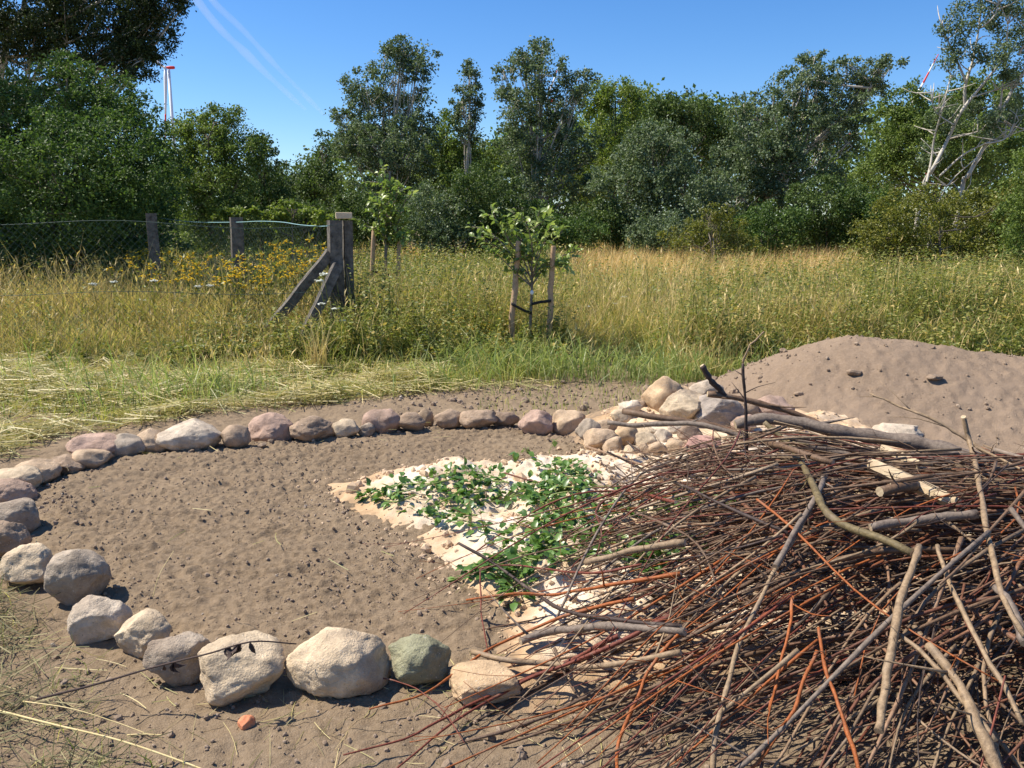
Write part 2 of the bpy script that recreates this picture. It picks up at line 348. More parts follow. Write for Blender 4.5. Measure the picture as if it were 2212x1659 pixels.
# ------------------------------------------------------------------ the ground
def build_ground():
    x = np.concatenate([np.linspace(-7, -3.3, 120), np.linspace(-3.285, 1.5, 400), np.linspace(1.53, 7, 130)]); y = np.concatenate([np.linspace(.6, 2.18, 60), np.linspace(2.19, 6.9, 450), np.linspace(6.92, 9.6, 110)])
    def h(a, b):
        e = np.minimum(np.minimum(a+7, 7-a), np.minimum(b-.6, 9.6-b)); return soil_h(a, b)*sstep(0, .3, e)
    V, F, idx = grid(x, y, h); mb = MB(); mb.add(V, F)
    B = 4000.0; c = [(-B, -B), (B, -B), (B, B), (-B, B)]
    edges = [idx[0, :], idx[:, -1], idx[-1, ::-1], idx[::-1, 0]]
    n0 = mb.n; mb.add([(p[0], p[1], 0) for p in c])
    for k, e in enumerate(edges):
        a, b = n0+k, n0+(k+1) % 4
        mb.F.append(np.array([[a, b, e[-1]]])); mb.F.append(np.array([[a, e[i+1], e[i]] for i in range(len(e)-1)]))
    tag(mb.build('ground', M_SOIL), 'bare dry brown soil raked smooth inside the stone ring', kind='structure')
build_ground()
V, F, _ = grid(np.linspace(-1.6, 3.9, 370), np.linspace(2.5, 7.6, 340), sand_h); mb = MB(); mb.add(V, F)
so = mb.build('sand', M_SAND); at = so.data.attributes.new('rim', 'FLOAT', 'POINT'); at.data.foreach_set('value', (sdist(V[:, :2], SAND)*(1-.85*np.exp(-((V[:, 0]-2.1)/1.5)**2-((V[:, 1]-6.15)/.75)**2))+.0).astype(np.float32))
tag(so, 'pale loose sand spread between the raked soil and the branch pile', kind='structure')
V, F, _ = grid(np.linspace(.4, 7.6, 330), np.linspace(4.6, 9.8, 240), mound_h); mb = MB(); mb.add(V, F)
tag(mb.build('soil_mound', M_MOUND), 'smooth mound of brown soil behind the branch pile', kind='structure')

def build_clods():
    mb = MB(); TV, TF = ICO[1]; rng = np.random.default_rng(3)
    def put(P, s, sub=TV):
        n = len(P); z = base_h(P[:, 0], P[:, 1]); M = frames(rand_dirs(n, rng), rand_dirs(n, rng))
        sc = s[:, None]*rng.uniform(.6, 1.25, (n, 3)); scatter(mb, TV*rng.uniform(.8, 1.2, TV.shape), [TF], M, np.c_[P, z+s*.25], sc)
    A = RINGW; n = 5200
    P = sample_poly(A, n*3, rng); sd = sdist(P, SAND); P = P[(sd < -.01) | (rng.random(len(P)) < .30*np.exp(-np.maximum(sd, 0)/.10))]; keep = rng.random(len(P)) < np.clip(.5+.7*fbm(P[:, 0]*1.5, P[:, 1]*1.5, 0, 3, 71), .1, 1); P = P[keep][:n]
    put(P, rng.lognormal(math.log(.0042), .42, len(P)))
    P = sample_poly(A, 700, rng); P = P[sdist(P, SAND) < -.02][:70]; put(P, rng.lognormal(math.log(.009), .3, len(P)))
    e = sample_poly(A, 9000, rng); d = sdist(e, A); e = e[(d < .32) & (e[:, 1] > 4.2)][:420]; put(e, rng.lognormal(math.log(.010), .45, len(e)))
    P = np.c_[rng.uniform(-1.8, 1.2, 1500), rng.uniform(2.0, 3.0, 1500)]; P = P[~inpoly(P, A)]; put(P, rng.lognormal(math.log(.005), .5, len(P)))
    P = np.c_[rng.uniform(1.2, 7, 1500), rng.uniform(5.2, 8.6, 1500)]; P = P[mound_h(P[:, 0], P[:, 1]) > .05]; put(P, rng.lognormal(math.log(.0055), .6, len(P)))
    P = np.c_[rng.uniform(-1.5, 2.5, 900), rng.uniform(7.0, 8.6, 900)]; put(P, rng.lognormal(math.log(.011), .5, len(P)))
    tag(mb.build('soil_clods', M_CLOD, smooth=False), 'small soil crumbs and clods scattered over the bare soil', kind='stuff')
build_clods()
def build_sand_lumps():
    mb = MB(); TV, TF = ICO[1]; rng = np.random.default_rng(31)
    P = sample_poly(SAND, 3800, rng); P = P[fbm(P[:, 0]*2.2, P[:, 1]*2.2, 0, 3, 15) > -.05]
    E = sample_poly(RINGW, 16000, rng); e = sdist(E, SAND); E = E[(e < 0) & (rng.random(len(E)) < .9*np.exp(np.minimum(e, 0)/.05))]; P = np.concatenate([P, E])
    z = base_h(P[:, 0], P[:, 1]); s = rng.lognormal(math.log(.010), .5, len(P)); s[-len(E):] *= .6; n = len(P)
    scatter(mb, TV*rng.uniform(.8, 1.2, TV.shape), [TF], frames(rand_dirs(n, rng), rand_dirs(n, rng)), np.c_[P, z+s*.2], s[:, None]*rng.uniform(.6, 1.2, (n, 3)))
    tag(mb.build('sand_lumps', M_LUMP, smooth=False), 'crumbly lumps of damp sand scattered over the pale sand', kind='stuff')
build_sand_lumps()

# ------------------------------------------------------------------ boulders
C_CREAM, C_TAN, C_PINK, C_GREY, C_BROWN, C_GREEN, C_PALE, C_DUST, C_SANDY = (.60, .475, .325), (.51, .375, .25), (.50, .345, .265), (.42, .345, .265), (.40, .29, .20), (.31, .30, .19), (.60, .50, .385), (.34, .245, .175), (.64, .455, .275)
def boulder_mesh(seed, a, b, c, sub, rough=1.0, facets=9):
    rng = np.random.default_rng(seed); V, F = ICO[sub]; V = V.copy()
    for _ in range(facets):
        n = rng.normal(size=3); n[2] *= .8; n /= np.linalg.norm(n); d = rng.uniform(.62, .94)
        h = V@n-d; V = V-np.where(h > 0, h*.88, 0)[:, None]*n
    o = rng.uniform(0, 99, 3); q = V+o
    V = V*(1+.11*fbm(q[:, 0]*1.1, q[:, 1]*1.1, q[:, 2]*1.1, 2, seed)+.055*rough*fbm(q[:, 0]*3.2, q[:, 1]*3.2, q[:, 2]*3.2, 3, seed+1)+.022*rough*fbm(q[:, 0]*11, q[:, 1]*11, q[:, 2]*11, 3, seed+2))[:, None]
    V -= (V.max(0)+V.min(0))/2; V /= (V.max(0)-V.min(0))/2
    return V*np.array([a, b, c]), F
SEED = [100]
def stone(label, cx, cy, w, h, color, group, Y=None, rough=1.0, facets=9, tilt=0.0, name='boulder'):
    """w, h: size seen from the camera; Y None = stands on the soil, else distance of its centre on the heap"""
    SEED[0] += 7; c = G(cx, cy, .1) if Y is None else D(cx, cy, Y); a = b = v = .1
    for _ in range(4):
        dp = depth(c); m = dp/FPX; dl = math.atan2(CAMZ-c[2], math.hypot(c[0], c[1]))
        a = w*m/2; b = a*.8; hh = h*m/2; b = min(b, hh*.85/max(math.sin(dl), .05)); v = math.sqrt(max(hh**2-(b*math.sin(dl))**2, (.45*hh)**2))/math.cos(dl)
        if Y is None: c = G(cx, cy, v*.80+float(soil_h(c[:1], c[1:2])[0]))
    mb = MB(); V, F = boulder_mesh(SEED[0], a, b, v, 5 if w > 90 else 4, rough, facets)
    if tilt: ct, st = math.cos(tilt), math.sin(tilt); V = V@np.array([[ct, 0, -st], [0, 1, 0], [st, 0, ct]])
    mb.add(V, F); o = mb.build(name, M_STONE); o.location = c; k = np.random.default_rng(SEED[0]).uniform(.92, 1.08); o.color = (*[q*k for q in color], 1)
    return tag(o, label, 'boulder' if name == 'boulder' else 'stone', group)
g1 = 'boulders edging the raked soil bed'
for a in [
 ('round tan boulder at the far edge touching the stone heap', 1228, 915, 76, 60, C_TAN), ('pinkish boulder tipped towards the bed beside the round tan one', 1156, 913, 76, 58, C_PINK),
 ('low dusty stone half buried in soil between two taller far boulders', 1092, 905, 62, 36, C_DUST), ('wide brown boulder with a dark shaded flank on the far edge', 1034, 905, 84, 46, C_BROWN),
 ('jagged brown stone with a notched top on the far edge', 968, 906, 62, 46, C_BROWN), ('narrow upright pale stone wedged between jagged far stones', 918, 903, 40, 46, C_TAN),
 ('squat brown stone left of the narrow upright stone', 885, 912, 72, 46, C_BROWN), ('large pinkish brown boulder behind a small grey stone on the far edge', 824, 910, 88, 60, C_PINK),
 ('small grey stone in front of the large pinkish far boulder', 791, 929, 40, 34, C_GREY), ('light cream stone standing between darker far boulders', 748, 926, 58, 42, C_CREAM),
 ('broad grey brown boulder right of the steep peaked boulder', 676, 925, 110, 62, C_BROWN), ('peaked pinkish grey boulder with a rough pitted face', 584, 928, 104, 70, C_PINK),
 ('small round brown stone between two large far boulders', 507, 944, 62, 54, C_BROWN), ('widest flat topped pale boulder on the far left edge', 414, 944, 134, 70, C_PALE),
 ('tan stone with a round shoulder left of the widest flat topped boulder', 333, 955, 80, 62, C_TAN), ('angular stone with a dark cut face on the far left edge', 270, 964, 84, 58, C_GREY),
 ('big pinkish brown boulder behind a low front stone at the left bend', 208, 967, 122, 66, C_PINK), ('low brown stone lying in front of the big pinkish boulder', 195, 990, 90, 44, C_TAN),
 ('long flat brown slab at the left bend of the ring', 138, 1006, 92, 46, C_BROWN), ('flat tan stone left of the long brown slab', 76, 1020, 104, 54, C_TAN),
 ('rounded cream stone cut by the picture edge above a pink one', 36, 1036, 110, 58, C_CREAM), ('pinkish stone on the left picture edge below a cream one', 22, 1062, 112, 62, C_PINK),
 ('large smooth grey boulder on the left picture edge', 28, 1117, 124, 80, C_GREY), ('brown boulder lowest of those cut by the left picture edge', 8, 1160, 112, 84, C_BROWN),
 ('angular cream boulder with sharp edges left of the tall grey boulder', 62, 1220, 122, 90, C_CREAM), ('tall rounded grey boulder throwing a dark shadow onto the bed', 170, 1246, 130, 128, C_GREY),
 ('oval pinkish cream boulder below the tall grey boulder', 215, 1337, 132, 102, C_PALE), ('cream boulder with a step across its face', 316, 1367, 126, 104, C_CREAM),
 ('grey boulder crossed by the dark dry stem', 386, 1423, 130, 110, C_GREY), ('big broad cream boulder with a shaded underside left of the largest one', 520, 1444, 196, 138, C_CREAM),
 ('largest cream boulder at the near edge of the bed', 730, 1422, 228, 150, (.66, .52, .355)), ('greenish grey boulder right of the largest cream boulder', 906, 1426, 138, 108, C_GREEN),
 ('sand coated boulder under the tips of the branch pile', 1046, 1470, 160, 84, C_SANDY)]:
    stone(*a, g1)
g2 = 'stones heaped behind the branch pile'
def heapY(py): return 5.42+(990-py)/140.0*1.25
for a in [
 ('rounded sandy boulder standing on top of the stone heap', 1428, 858, 72, 76, C_SANDY), ('sand covered stone right of the topmost boulder', 1475, 862, 52, 54, C_SANDY),
 ('grey stone capped with sand at the back of the heap', 1523, 842, 64, 38, C_PALE), ('big smooth cream boulder in the middle of the heap', 1482, 886, 96, 70, C_CREAM),
 ('big grey mottled boulder beside the cream one in the heap', 1551, 890, 90, 70, (.40, .34, .29)), ('angular brown stone with a dark side right of the grey mottled boulder', 1610, 889, 62, 50, C_BROWN),
 ('flat topped pinkish stone at the right end of the heap', 1672, 886, 70, 52, C_PINK), ('round pinkish stone below the angular brown stone', 1606, 920, 46, 40, C_PINK),
 ('pale grey stone half sunk in the sand left of the topmost boulder', 1362, 882, 44, 32, C_PALE), ('small cream stone by the cut end of the long branch', 1341, 902, 36, 30, C_CREAM),
 ('grey angular stone at the left end of the heap', 1271, 932, 48, 48, C_GREY), ('lumpy tan stone right of the grey end stone', 1299, 951, 64, 46, C_TAN),
 ('upright tan block at the front foot of the heap', 1324, 970, 38, 44, C_TAN), ('sandy brown stone above the upright block', 1353, 945, 50, 46, C_SANDY),
 ('squarish cream stone under the long branch', 1396, 937, 44, 32, C_CREAM), ('round cream stone below the squarish one', 1393, 954, 44, 34, C_CREAM),
 ('low cream block at the foot of the heap', 1363, 979, 44, 32, C_CREAM), ('narrow upright cream stone beside the low block', 1391, 979, 28, 36, C_TAN),
 ('tan stone leaning at the front of the heap', 1418, 977, 40, 38, C_TAN), ('pale round stone above the leaning tan stone', 1431, 947, 36, 36, C_PALE),
 ('wide tan stone under the first thin branches', 1457, 969, 50, 36, C_TAN), ('small pale stone right of the long branch', 1458, 931, 36, 26, C_PALE),
 ('dark brown stone in the shade between pale ones', 1491, 942, 44, 46, C_DUST), ('reddish pink stone showing through the branches', 1513, 969, 74, 46, (.46, .27, .22)),
 ('second reddish pink stone lower in the branches', 1532, 1003, 76, 40, (.44, .26, .21)), ('small tan stone behind the lumpy one', 1310, 920, 40, 26, C_TAN),
 ('small dark stone sitting on the sand slope', 1391, 876, 18, 20, C_DUST), ('sandy stone at the foot of the heap in loose sand', 1373, 997, 58, 28, C_SANDY),
 ('pale angular stone at the foot of the soil mound', 1936, 942, 104, 44, C_PALE), ('sandy lump beside the thick log', 1800, 935, 80, 40, C_SANDY)]:
    cy = a[2]+a[4]*.35; Yh = heapY(min(max(cy, 880), 1005)); Yh = 5.9 if a[1] > 1780 else Yh
    a = (a[0], a[1], a[2], a[3]*1.2, a[4]*1.22, a[5]); stone(*a, g2, Y=Yh, name='heap_stone', facets=15, rough=1.2)

# loose stones lying on the soil mound
for lab, px, py, w, h in [('largest dark clod on the crest of the soil mound', 1845, 792+13, 34, 20), ('rounded clod at the right shoulder of the soil mound', 2018, 815, 36, 18), ('clod low on the left face of the soil mound', 1528+196, 810+40, 22, 12)]:
    d = ray(px, py); t = 5.0
    while t < 12:
        p = np.array([0, 0, CAMZ])+d*t
        if p[2] < mound_h(p[:1], p[1:2])[0]: break
        t += .02
    stone(lab, px, py, w, h*.8, (.31, .228, .16), None, Y=float(p[1])-.025, name='soil_lump')['category'] = 'clod'

def brick_bit():
    c = G(531, 1566, .02); V, F = boulder_mesh(9, .030, .026, .028, 4, .6, 16); mb = MB(); mb.add(V, F); o = mb.build('brick_fragment', M_ORANGE, smooth=False); o.location = c
    tag(o, 'small orange brick fragment lying on the soil in front of the boulders', 'brick fragment')
brick_bit()
# ------------------------------------------------------------------ trees and bushes
TREES = 'trees and bushes closing the meadow'
def clump_leaves(mb, C, R, per, size, rng, droop=0.0):
    n = len(C)*per; ci = np.repeat(np.arange(len(C)), per)
    off = rng.normal(size=(n, 3))*.52; O = C[ci]+off*R[ci][:, None]*np.array([1, 1, .8])
    d = rand_dirs(n, rng)+off*.5; d[:, 2] -= droop; nr = rand_dirs(n, rng)+np.array([0, 0, .8])
    scatter(mb, LEAF4_V, LEAF4_F, frames(d, nr), O, size*rng.uniform(.65, 1.3, n))
def tree(name, label, cat, Y, lobes, trunk, mat, bark, seed, lai=1.5, leafpx=5.6, clump=17, droop=.2, airy=0.0, tr=None, spread=1.0, limbs=2):
    """lobes: crown masses as seen (px, py, rx, ry); trunk: list of (px, py) from the ground up; built at its real size at distance Y"""
    rng = np.random.default_rng(seed); m = Y/FPX; base = np.array([*D(*trunk[0], Y)[:2], 0.0]); mb = MB(); wood = MB()
    T = [base]+[D(px, py, Y+rng.normal()*.15) for px, py in trunk[1:]]; T = spline(T, 5*len(T)); r0 = tr or .012*T[-1][2]+.03
    wood.add(*tube(T, np.linspace(r0, r0*.22, len(T)), 7)); allC = []; allR = []
    for (px, py, rx, ry) in lobes:
        c = D(px, py, Y+rng.normal()*(rx*m*.45)*spread); s = np.array([rx, (rx+ry)/2, ry])*m*np.array([.92, .92, .92])
        area = 4*math.pi*rx*ry; nC = max(5, int(area*lai/(.55*leafpx**2)/70))
        u = rand_dirs(nC, rng); q = u*3+rng.uniform(0, 99); k = rng.uniform(.25 if not airy else .15, 1.0, nC)**.55*(1+.28*vnoise(q[:, 0], q[:, 1], q[:, 2], seed))
        C = c+u*k[:, None]*s; R = clump*m*rng.uniform(.7, 1.35, nC)*(1-.2*airy); C[:, 2] = np.maximum(C[:, 2], .15); allC.append(C); allR.append(R)
        # sprigs that break up the outline
        nS = max(4, nC//4); u = rand_dirs(nS, rng); u[:, 2] = np.abs(u[:, 2])*.8+.1; C2 = c+u*s*rng.uniform(.98, 1.22, nS)[:, None]; C2[:, 2] = np.maximum(C2[:, 2], .15); allC.append(C2); allR.append(np.full(nS, clump*m*.55))
        for _ in range(limbs):
            i = rng.integers(len(T)//3, len(T)); tgt = c+rand_dirs(1, rng)[0]*s*.55; a = T[i]
            if a[2] > tgt[2]: a = T[len(T)//3]
            mid = a*.5+tgt*.5+np.array([0, 0, -.08*np.linalg.norm(tgt-a)])+rng.normal(size=3)*.08
            L = spline([a, mid, tgt], 7); wood.add(*tube(L, np.linspace(r0*.38, r0*.10, 7), 5))
            for j in rng.choice(nC, min(6, nC), replace=False):
                b = L[rng.integers(3, 7)]; wood.add(*tube(spline([b, (b+C[j])/2+rng.normal(size=3)*.05, C[j]], 4), np.linspace(r0*.12, r0*.04, 4), 4))
    C = np.concatenate(allC); R = np.concatenate(allR)
    clump_leaves(mb, C, R, 70, leafpx*m, rng, droop)
    root = empty(name, base, label, cat, TREES)
    wood.V = [v-base for v in wood.V]; wood.build('trunk', bark, root)
    mb.V = [v-base for v in mb.V]; mb.build('crown', mat, root, smooth=False)
    return root
tree('birch_tree', 'dark backlit birch hanging over the upper left corner', 'tree', 18.5, [(60, 20, 170, 110), (205, 50, 130, 80), (320, 40, 75, 60), (320, 92, 60, 42), (250, 120, 80, 40), (150, -120, 230, 130), (340, -60, 90, 60), (60, 90, 120, 60), (385, 5, 35, 30), (295, 135, 40, 38)],
     [(-30, 600), (-10, 300), (15, 80), (50, 20), (60, -120)], L_BIRCH, M_WHITEBARK, 11, 1.25, 5.2, 15, .6, .4, .13)
tree('birch_tree', 'unseen birch added beyond the left picture edge to shade the massive bush', 'tree', 16, [(-470, -230, 210, 280), (-430, 60, 200, 190), (-520, 150, 160, 200)], [(-450, 650), (-450, 300), (-470, -200)], L_BIRCH, M_WHITEBARK, 10, .9, 7.0, 18, .5, .3, .13)  # added out of view; crown height chosen to shade the hawthorn's lower half
tree('hawthorn_bush', 'massive glossy green bush filling the left side behind the wire fence', 'bush', 15, [(150, 245, 150, 110), (60, 290, 130, 130), (250, 300, 105, 115), (150, 400, 190, 140), (320, 390, 75, 110), (60, 480, 150, 110), (270, 480, 110, 90), (-80, 400, 140, 200), (170, 560, 220, 60), (150, 160, 60, 40)],
     [(150, 680), (150, 500), (140, 300)], L_HAW, M_BROWNBARK, 12, 1.25, 6.4, 21, .1, 0, .12)
tree('leafy_tree', 'tree with loose light top between the big bush and the sky gap', 'tree', 22, [(440, 300, 75, 65), (520, 330, 55, 55), (460, 400, 100, 100), (395, 320, 45, 60), (450, 480, 90, 70), (480, 255, 50, 25)], [(455, 620), (455, 450), (450, 300)], L_MID, M_BROWNBARK, 13, 1.3, 5.6, 16)
tree('leafy_tree', 'small dark tree at the left edge of the sky gap', 'tree', 24, [(562, 335, 34, 48), (570, 410, 55, 75), (545, 480, 75, 70), (600, 460, 40, 60)], [(565, 610), (565, 450), (562, 330)], L_DARK, M_BROWNBARK, 14, 1.3, 5.6, 15)
tree('leafy_tree', 'low dark tree under the lowest point of the sky gap', 'tree', 32, [(655, 395, 55, 52), (630, 440, 70, 60), (700, 330, 22, 45), (690, 420, 50, 60), (650, 480, 90, 50)], [(660, 580), (665, 450), (695, 320)], L_DARK, M_BROWNBARK, 15, 1.3, 5.4, 15)
tree('poplar_tree', 'tall broad poplar with pale stems right of the sky gap', 'tree', 28, [(850, 150, 55, 52), (908, 135, 34, 44), (790, 205, 52, 50), (860, 240, 80, 62), (830, 330, 105, 72), (775, 300, 58, 66), (738, 255, 24, 18), (850, 420, 115, 85), (915, 300, 34, 60), (870, 108, 28, 26)],
     [(845, 600), (842, 420), (855, 250), (865, 130)], L_POP, M_WHITEBARK, 16, 1.05, 5.6, 14, .2, .8, .10, limbs=3)
tree('leafy_tree', 'green pointed bush filling the gap between the two tall poplars', 'tree', 31, [(962, 300, 34, 56), (970, 350, 66, 56), (1040, 350, 50, 50), (1000, 420, 80, 60), (925, 370, 40, 50)], [(965, 580), (965, 400), (965, 280)], L_MID, M_BROWNBARK, 17, 1.3, 5.4, 14)
tree('slim_poplar', 'slim feathery tree standing alone against the sky between two tall poplars', 'tree', 29, [(1012, 160, 20, 26), (1017, 200, 26, 32), (998, 232, 30, 26), (1020, 250, 26, 28), (1008, 290, 24, 24)], [(1012, 600), (1008, 400), (1014, 280), (1014, 150)], L_POP, M_WHITEBARK, 18, 1.1, 5.4, 11, .2, .6, .09)
tree('poplar_tree', 'tall ragged poplar right of the slim feathery tree', 'tree', 27, [(1140, 140, 40, 42), (1092, 180, 24, 46), (1180, 180, 48, 55), (1120, 245, 56, 56), (1205, 240, 56, 48), (1250, 185, 42, 30), (1160, 330, 105, 68), (1240, 320, 56, 58), (1160, 430, 125, 78), (1165, 108, 22, 22)],
     [(1165, 610), (1158, 430), (1170, 260), (1150, 130)], L_POP, M_WHITEBARK, 19, 1.05, 5.6, 14, .2, .8, .10, limbs=3)
tree('robinia_tree', 'light green tree with a rounded top right of the ragged poplar', 'tree', 35, [(1285, 215, 42, 36), (1320, 208, 55, 38), (1375, 220, 46, 34), (1340, 300, 95, 72), (1300, 380, 90, 70)], [(1330, 560), (1330, 400), (1330, 220)], L_LIGHT, M_BROWNBARK, 20, 1.3, 5.2, 15)
tree('oak_tree', 'dark rounded tree in the middle of the tree line', 'tree', 31, [(1480, 240, 62, 40), (1440, 262, 48, 46), (1530, 250, 36, 36), (1500, 320, 105, 76), (1400, 360, 76, 66), (1560, 330, 60, 80)], [(1480, 590), (1480, 430), (1480, 250)], L_DARK, M_BROWNBARK, 21, 1.35, 5.4, 16)
tree('willow_bush', 'tall grey green bush in front of the dark rounded tree', 'bush', 25, [(1420, 350, 86, 76), (1480, 440, 105, 86), (1345, 430, 76, 86), (1395, 305, 46, 36), (1430, 510, 130, 50)], [(1420, 610), (1420, 480), (1410, 330)], L_POP, M_BROWNBARK, 22, 1.25, 5.6, 15)
tree('leaning_poplar', 'windswept poplar leaning right with its top reaching into the sky', 'tree', 26, [(1620, 245, 52, 46), (1700, 200, 54, 44), (1757, 165, 44, 40), (1838, 160, 52, 32), (1905, 145, 44, 22), (1890, 188, 44, 24), (1800, 230, 84, 54), (1700, 300, 105, 74), (1640, 350, 95, 76), (1820, 300, 62, 54), (1740, 400, 95, 76), (1600, 430, 86, 76), (1752, 128, 22, 20)],
     [(1570, 610), (1622, 470), (1685, 385), (1760, 305), (1880, 190)], L_POP, M_WHITEBARK, 23, 1.1, 5.6, 14, .1, .7, .11, limbs=3)
tree('ash_tree', 'green tree behind the white stemmed aspen at the right', 'tree', 31, [(1955, 225, 50, 46), (2066, 214, 56, 46), (1930, 300, 56, 66), (2000, 320, 76, 76), (1900, 385, 60, 66), (2140, 235, 76, 76), (2180, 350, 80, 100), (2080, 330, 80, 80)], [(2020, 600), (2020, 420), (2030, 200)], L_MID, M_BROWNBARK, 24, 1.25, 5.4, 15)
tree('yellowish_bush', 'yellowish green bush in front at the right edge of the meadow', 'bush', 19, [(1975, 470, 84, 70), (2080, 480, 84, 74), (1900, 525, 66, 56), (2020, 560, 115, 56), (2140, 560, 86, 66), (2195, 450, 56, 76), (2240, 560, 70, 80), (2180, 620, 60, 40), (1930, 580, 80, 40)],
     [(2030, 645), (2030, 560), (2030, 460)], L_YEL, M_BROWNBARK, 25, 1.3, 6.0, 16)
tree('golden_bush', 'thin olive bush standing alone in the dry grass', 'bush', 18, [(1540, 505, 84, 42), (1475, 520, 56, 28), (1605, 532, 56, 34), (1545, 465, 40, 22), (1545, 560, 50, 30)], [(1546, 650), (1546, 600), (1535, 520)], L_YEL, M_BROWNBARK, 26, .85, 5.0, 12, .1, .6, .035, limbs=4)
tree('leafy_sapling', 'light leaved young fruit tree behind the fence right of the middle fence post', 'tree', 16, [(625, 455, 50, 20), (600, 475, 30, 20), (680, 470, 36, 18)], [(632, 660), (632, 540), (630, 450)], L_LIGHT, M_BROWNBARK, 27, .7, 8.5, 12, .5, .5, .03)
tree('leafy_sapling', 'light leaved twiggy shrub peeping over the wire beside the middle fence post', 'bush', 16, [(515, 462, 36, 14), (500, 478, 40, 12)], [(505, 660), (507, 540), (512, 462)], L_LIGHT, M_BROWNBARK, 28, .7, 8.0, 11, .3, .5, .025)
for i, (lab, lobes, mat, Y) in enumerate([
 ('dark bush below the tall broad poplar', [(790, 470, 85, 56), (850, 500, 75, 50), (740, 490, 60, 50)], L_DARK, 24), ('bush with dull leaves behind the young staked tree', [(935, 465, 84, 66), (960, 520, 90, 40)], L_POP, 22),
 ('dense dark bush between the staked saplings', [(1040, 430, 84, 76), (1030, 505, 96, 46)], L_DARK, 23), ('low glossy bush behind the front staked sapling', [(1150, 490, 95, 56), (1240, 510, 70, 46)], L_HAW, 22),
 ('rounded bush at the back left of the golden grass', [(1300, 490, 80, 60), (1370, 520, 60, 40)], L_DARK, 24), ('shadowed bush left of the thin olive bush', [(1440, 505, 70, 50), (1400, 525, 50, 30)], L_POP, 22),
 ('dark green bush right of the thin olive bush', [(1670, 500, 86, 66), (1620, 530, 60, 40)], L_HAW, 22), ('dense bush under the leaning poplar tip', [(1790, 450, 86, 66), (1780, 520, 92, 56)], L_DARK, 23),
 ('bush between the leaning poplar and the yellowish bush', [(1870, 470, 66, 76), (1880, 560, 50, 50)], L_HAW, 22), ('dark bush below the sky gap behind the fence', [(640, 480, 86, 50), (700, 500, 60, 40)], L_DARK, 25),
 ('leafy bush with hanging dark sprays at the far right edge', [(2205, 500, 50, 80), (2240, 400, 60, 90)], L_MID, 17)]):
    cx = sum(l[0] for l in lobes)/len(lobes); tree('meadow_bush', lab, 'bush', Y, lobes, [(cx, 620), (cx, lobes[0][1])], mat, M_BROWNBARK, 40+i, 1.45, 5.6, 15, .1, 0, .05, limbs=1)

def aspen():
    Y = 23; rng = np.random.default_rng(77); base = np.array([*D(1960, 600, Y)[:2], 0]); wood = MB(); lv = MB(); m = Y/FPX
    stems = [([(1960, 640), (1990, 420), (2018, 360), (2048, 300), (2075, 243), (2125, 180), (2191, 100)], 9), ([(2085, 235), (2085, 187), (2101, 133), (2111, 83), (2121, 10)], 5.5), ([(2088, 180), (2068, 133), (2041, 73), (2035, 50)], 4),
             ([(2040, 640), (2080, 400), (2091, 380), (2135, 300), (2168, 233), (2191, 187), (2215, 150), (2260, 60)], 9.5), ([(2000, 400), (2011, 350), (2018, 300), (2038, 227), (2055, 160)], 4), ([(2160, 245), (2165, 190), (2172, 130), (2178, 40)], 3.5),
             ([(2030, 380), (2080, 335), (2140, 305), (2215, 280)], 3.2), ([(2050, 300), (2110, 285), (2180, 260)], 2.6), ([(2100, 210), (2150, 195), (2200, 190)], 2.6), ([(2060, 270), (2020, 240), (2012, 200)], 2.2), ([(2130, 310), (2170, 300), (2200, 260)], 3), ([(1985, 640), (2030, 430), (2120, 330)], 3.5), ([(2120, 60), (2150, 30), (2160, -20)], 2.5), ([(2200, 120), (2230, 60), (2250, 0)], 3)]
    for P, r in stems:
        q = Y+rng.normal()*.25; L = spline([D(x, y, q+rng.normal()*.12) for x, y in P], 5*len(P)); L[:, 2] = np.maximum(L[:, 2], 0)
        wood.add(*tube(L, np.linspace(r, r*.35, len(L))*m*.66, 7))
        for _ in range(9):
            a = L[rng.integers(len(L)//3, len(L))]; e = a+np.array([rng.normal()*.35, rng.normal()*.3, rng.uniform(.05, .6)]); wood.add(*tube(spline([a, (a+e)/2+rng.normal(size=3)*.05, e], 5), np.linspace(1.5, .5, 5)*m, 4))
    C = []; lob = [(2060, 90, 30, 42), (2090, 35, 36, 36), (2135, 25, 46, 36), (2180, 55, 46, 46), (2112, 118, 26, 26), (2195, 8, 40, 30), (2052, 130, 22, 20), (2160, 110, 30, 40), (2040, 60, 14, 20), (2220, 90, 40, 60), (2090, -40, 80, 40), (2010, 330, 30, 30), (2190, 160, 34, 34), (2080, 250, 30, 40), (2150, 270, 40, 50), (2030, 260, 26, 40), (2200, 230, 30, 50)]
    for px, py, rx, ry in lob:
        n = int(rx*ry*.009)+4; u = rand_dirs(n, rng); C.append(D(px, py, Y+rng.normal()*.4)+u*rng.uniform(.3, 1.05, n)[:, None]*np.array([rx, (rx+ry)/2, ry])*m)
    C = np.concatenate(C); clump_leaves(lv, C, np.full(len(C), 13*m), 60, 5.4*m, rng, .3)
    root = empty('aspen_tree', base, 'aspen with bare white forking stems at the upper right corner', 'tree', TREES)
    wood.V = [v-base for v in wood.V]; lv.V = [v-base for v in lv.V]; wood.build('trunk', M_WHITEBARK, root); lv.build('crown', L_POP, root, smooth=False)
aspen()
def dead_branches():
    pass
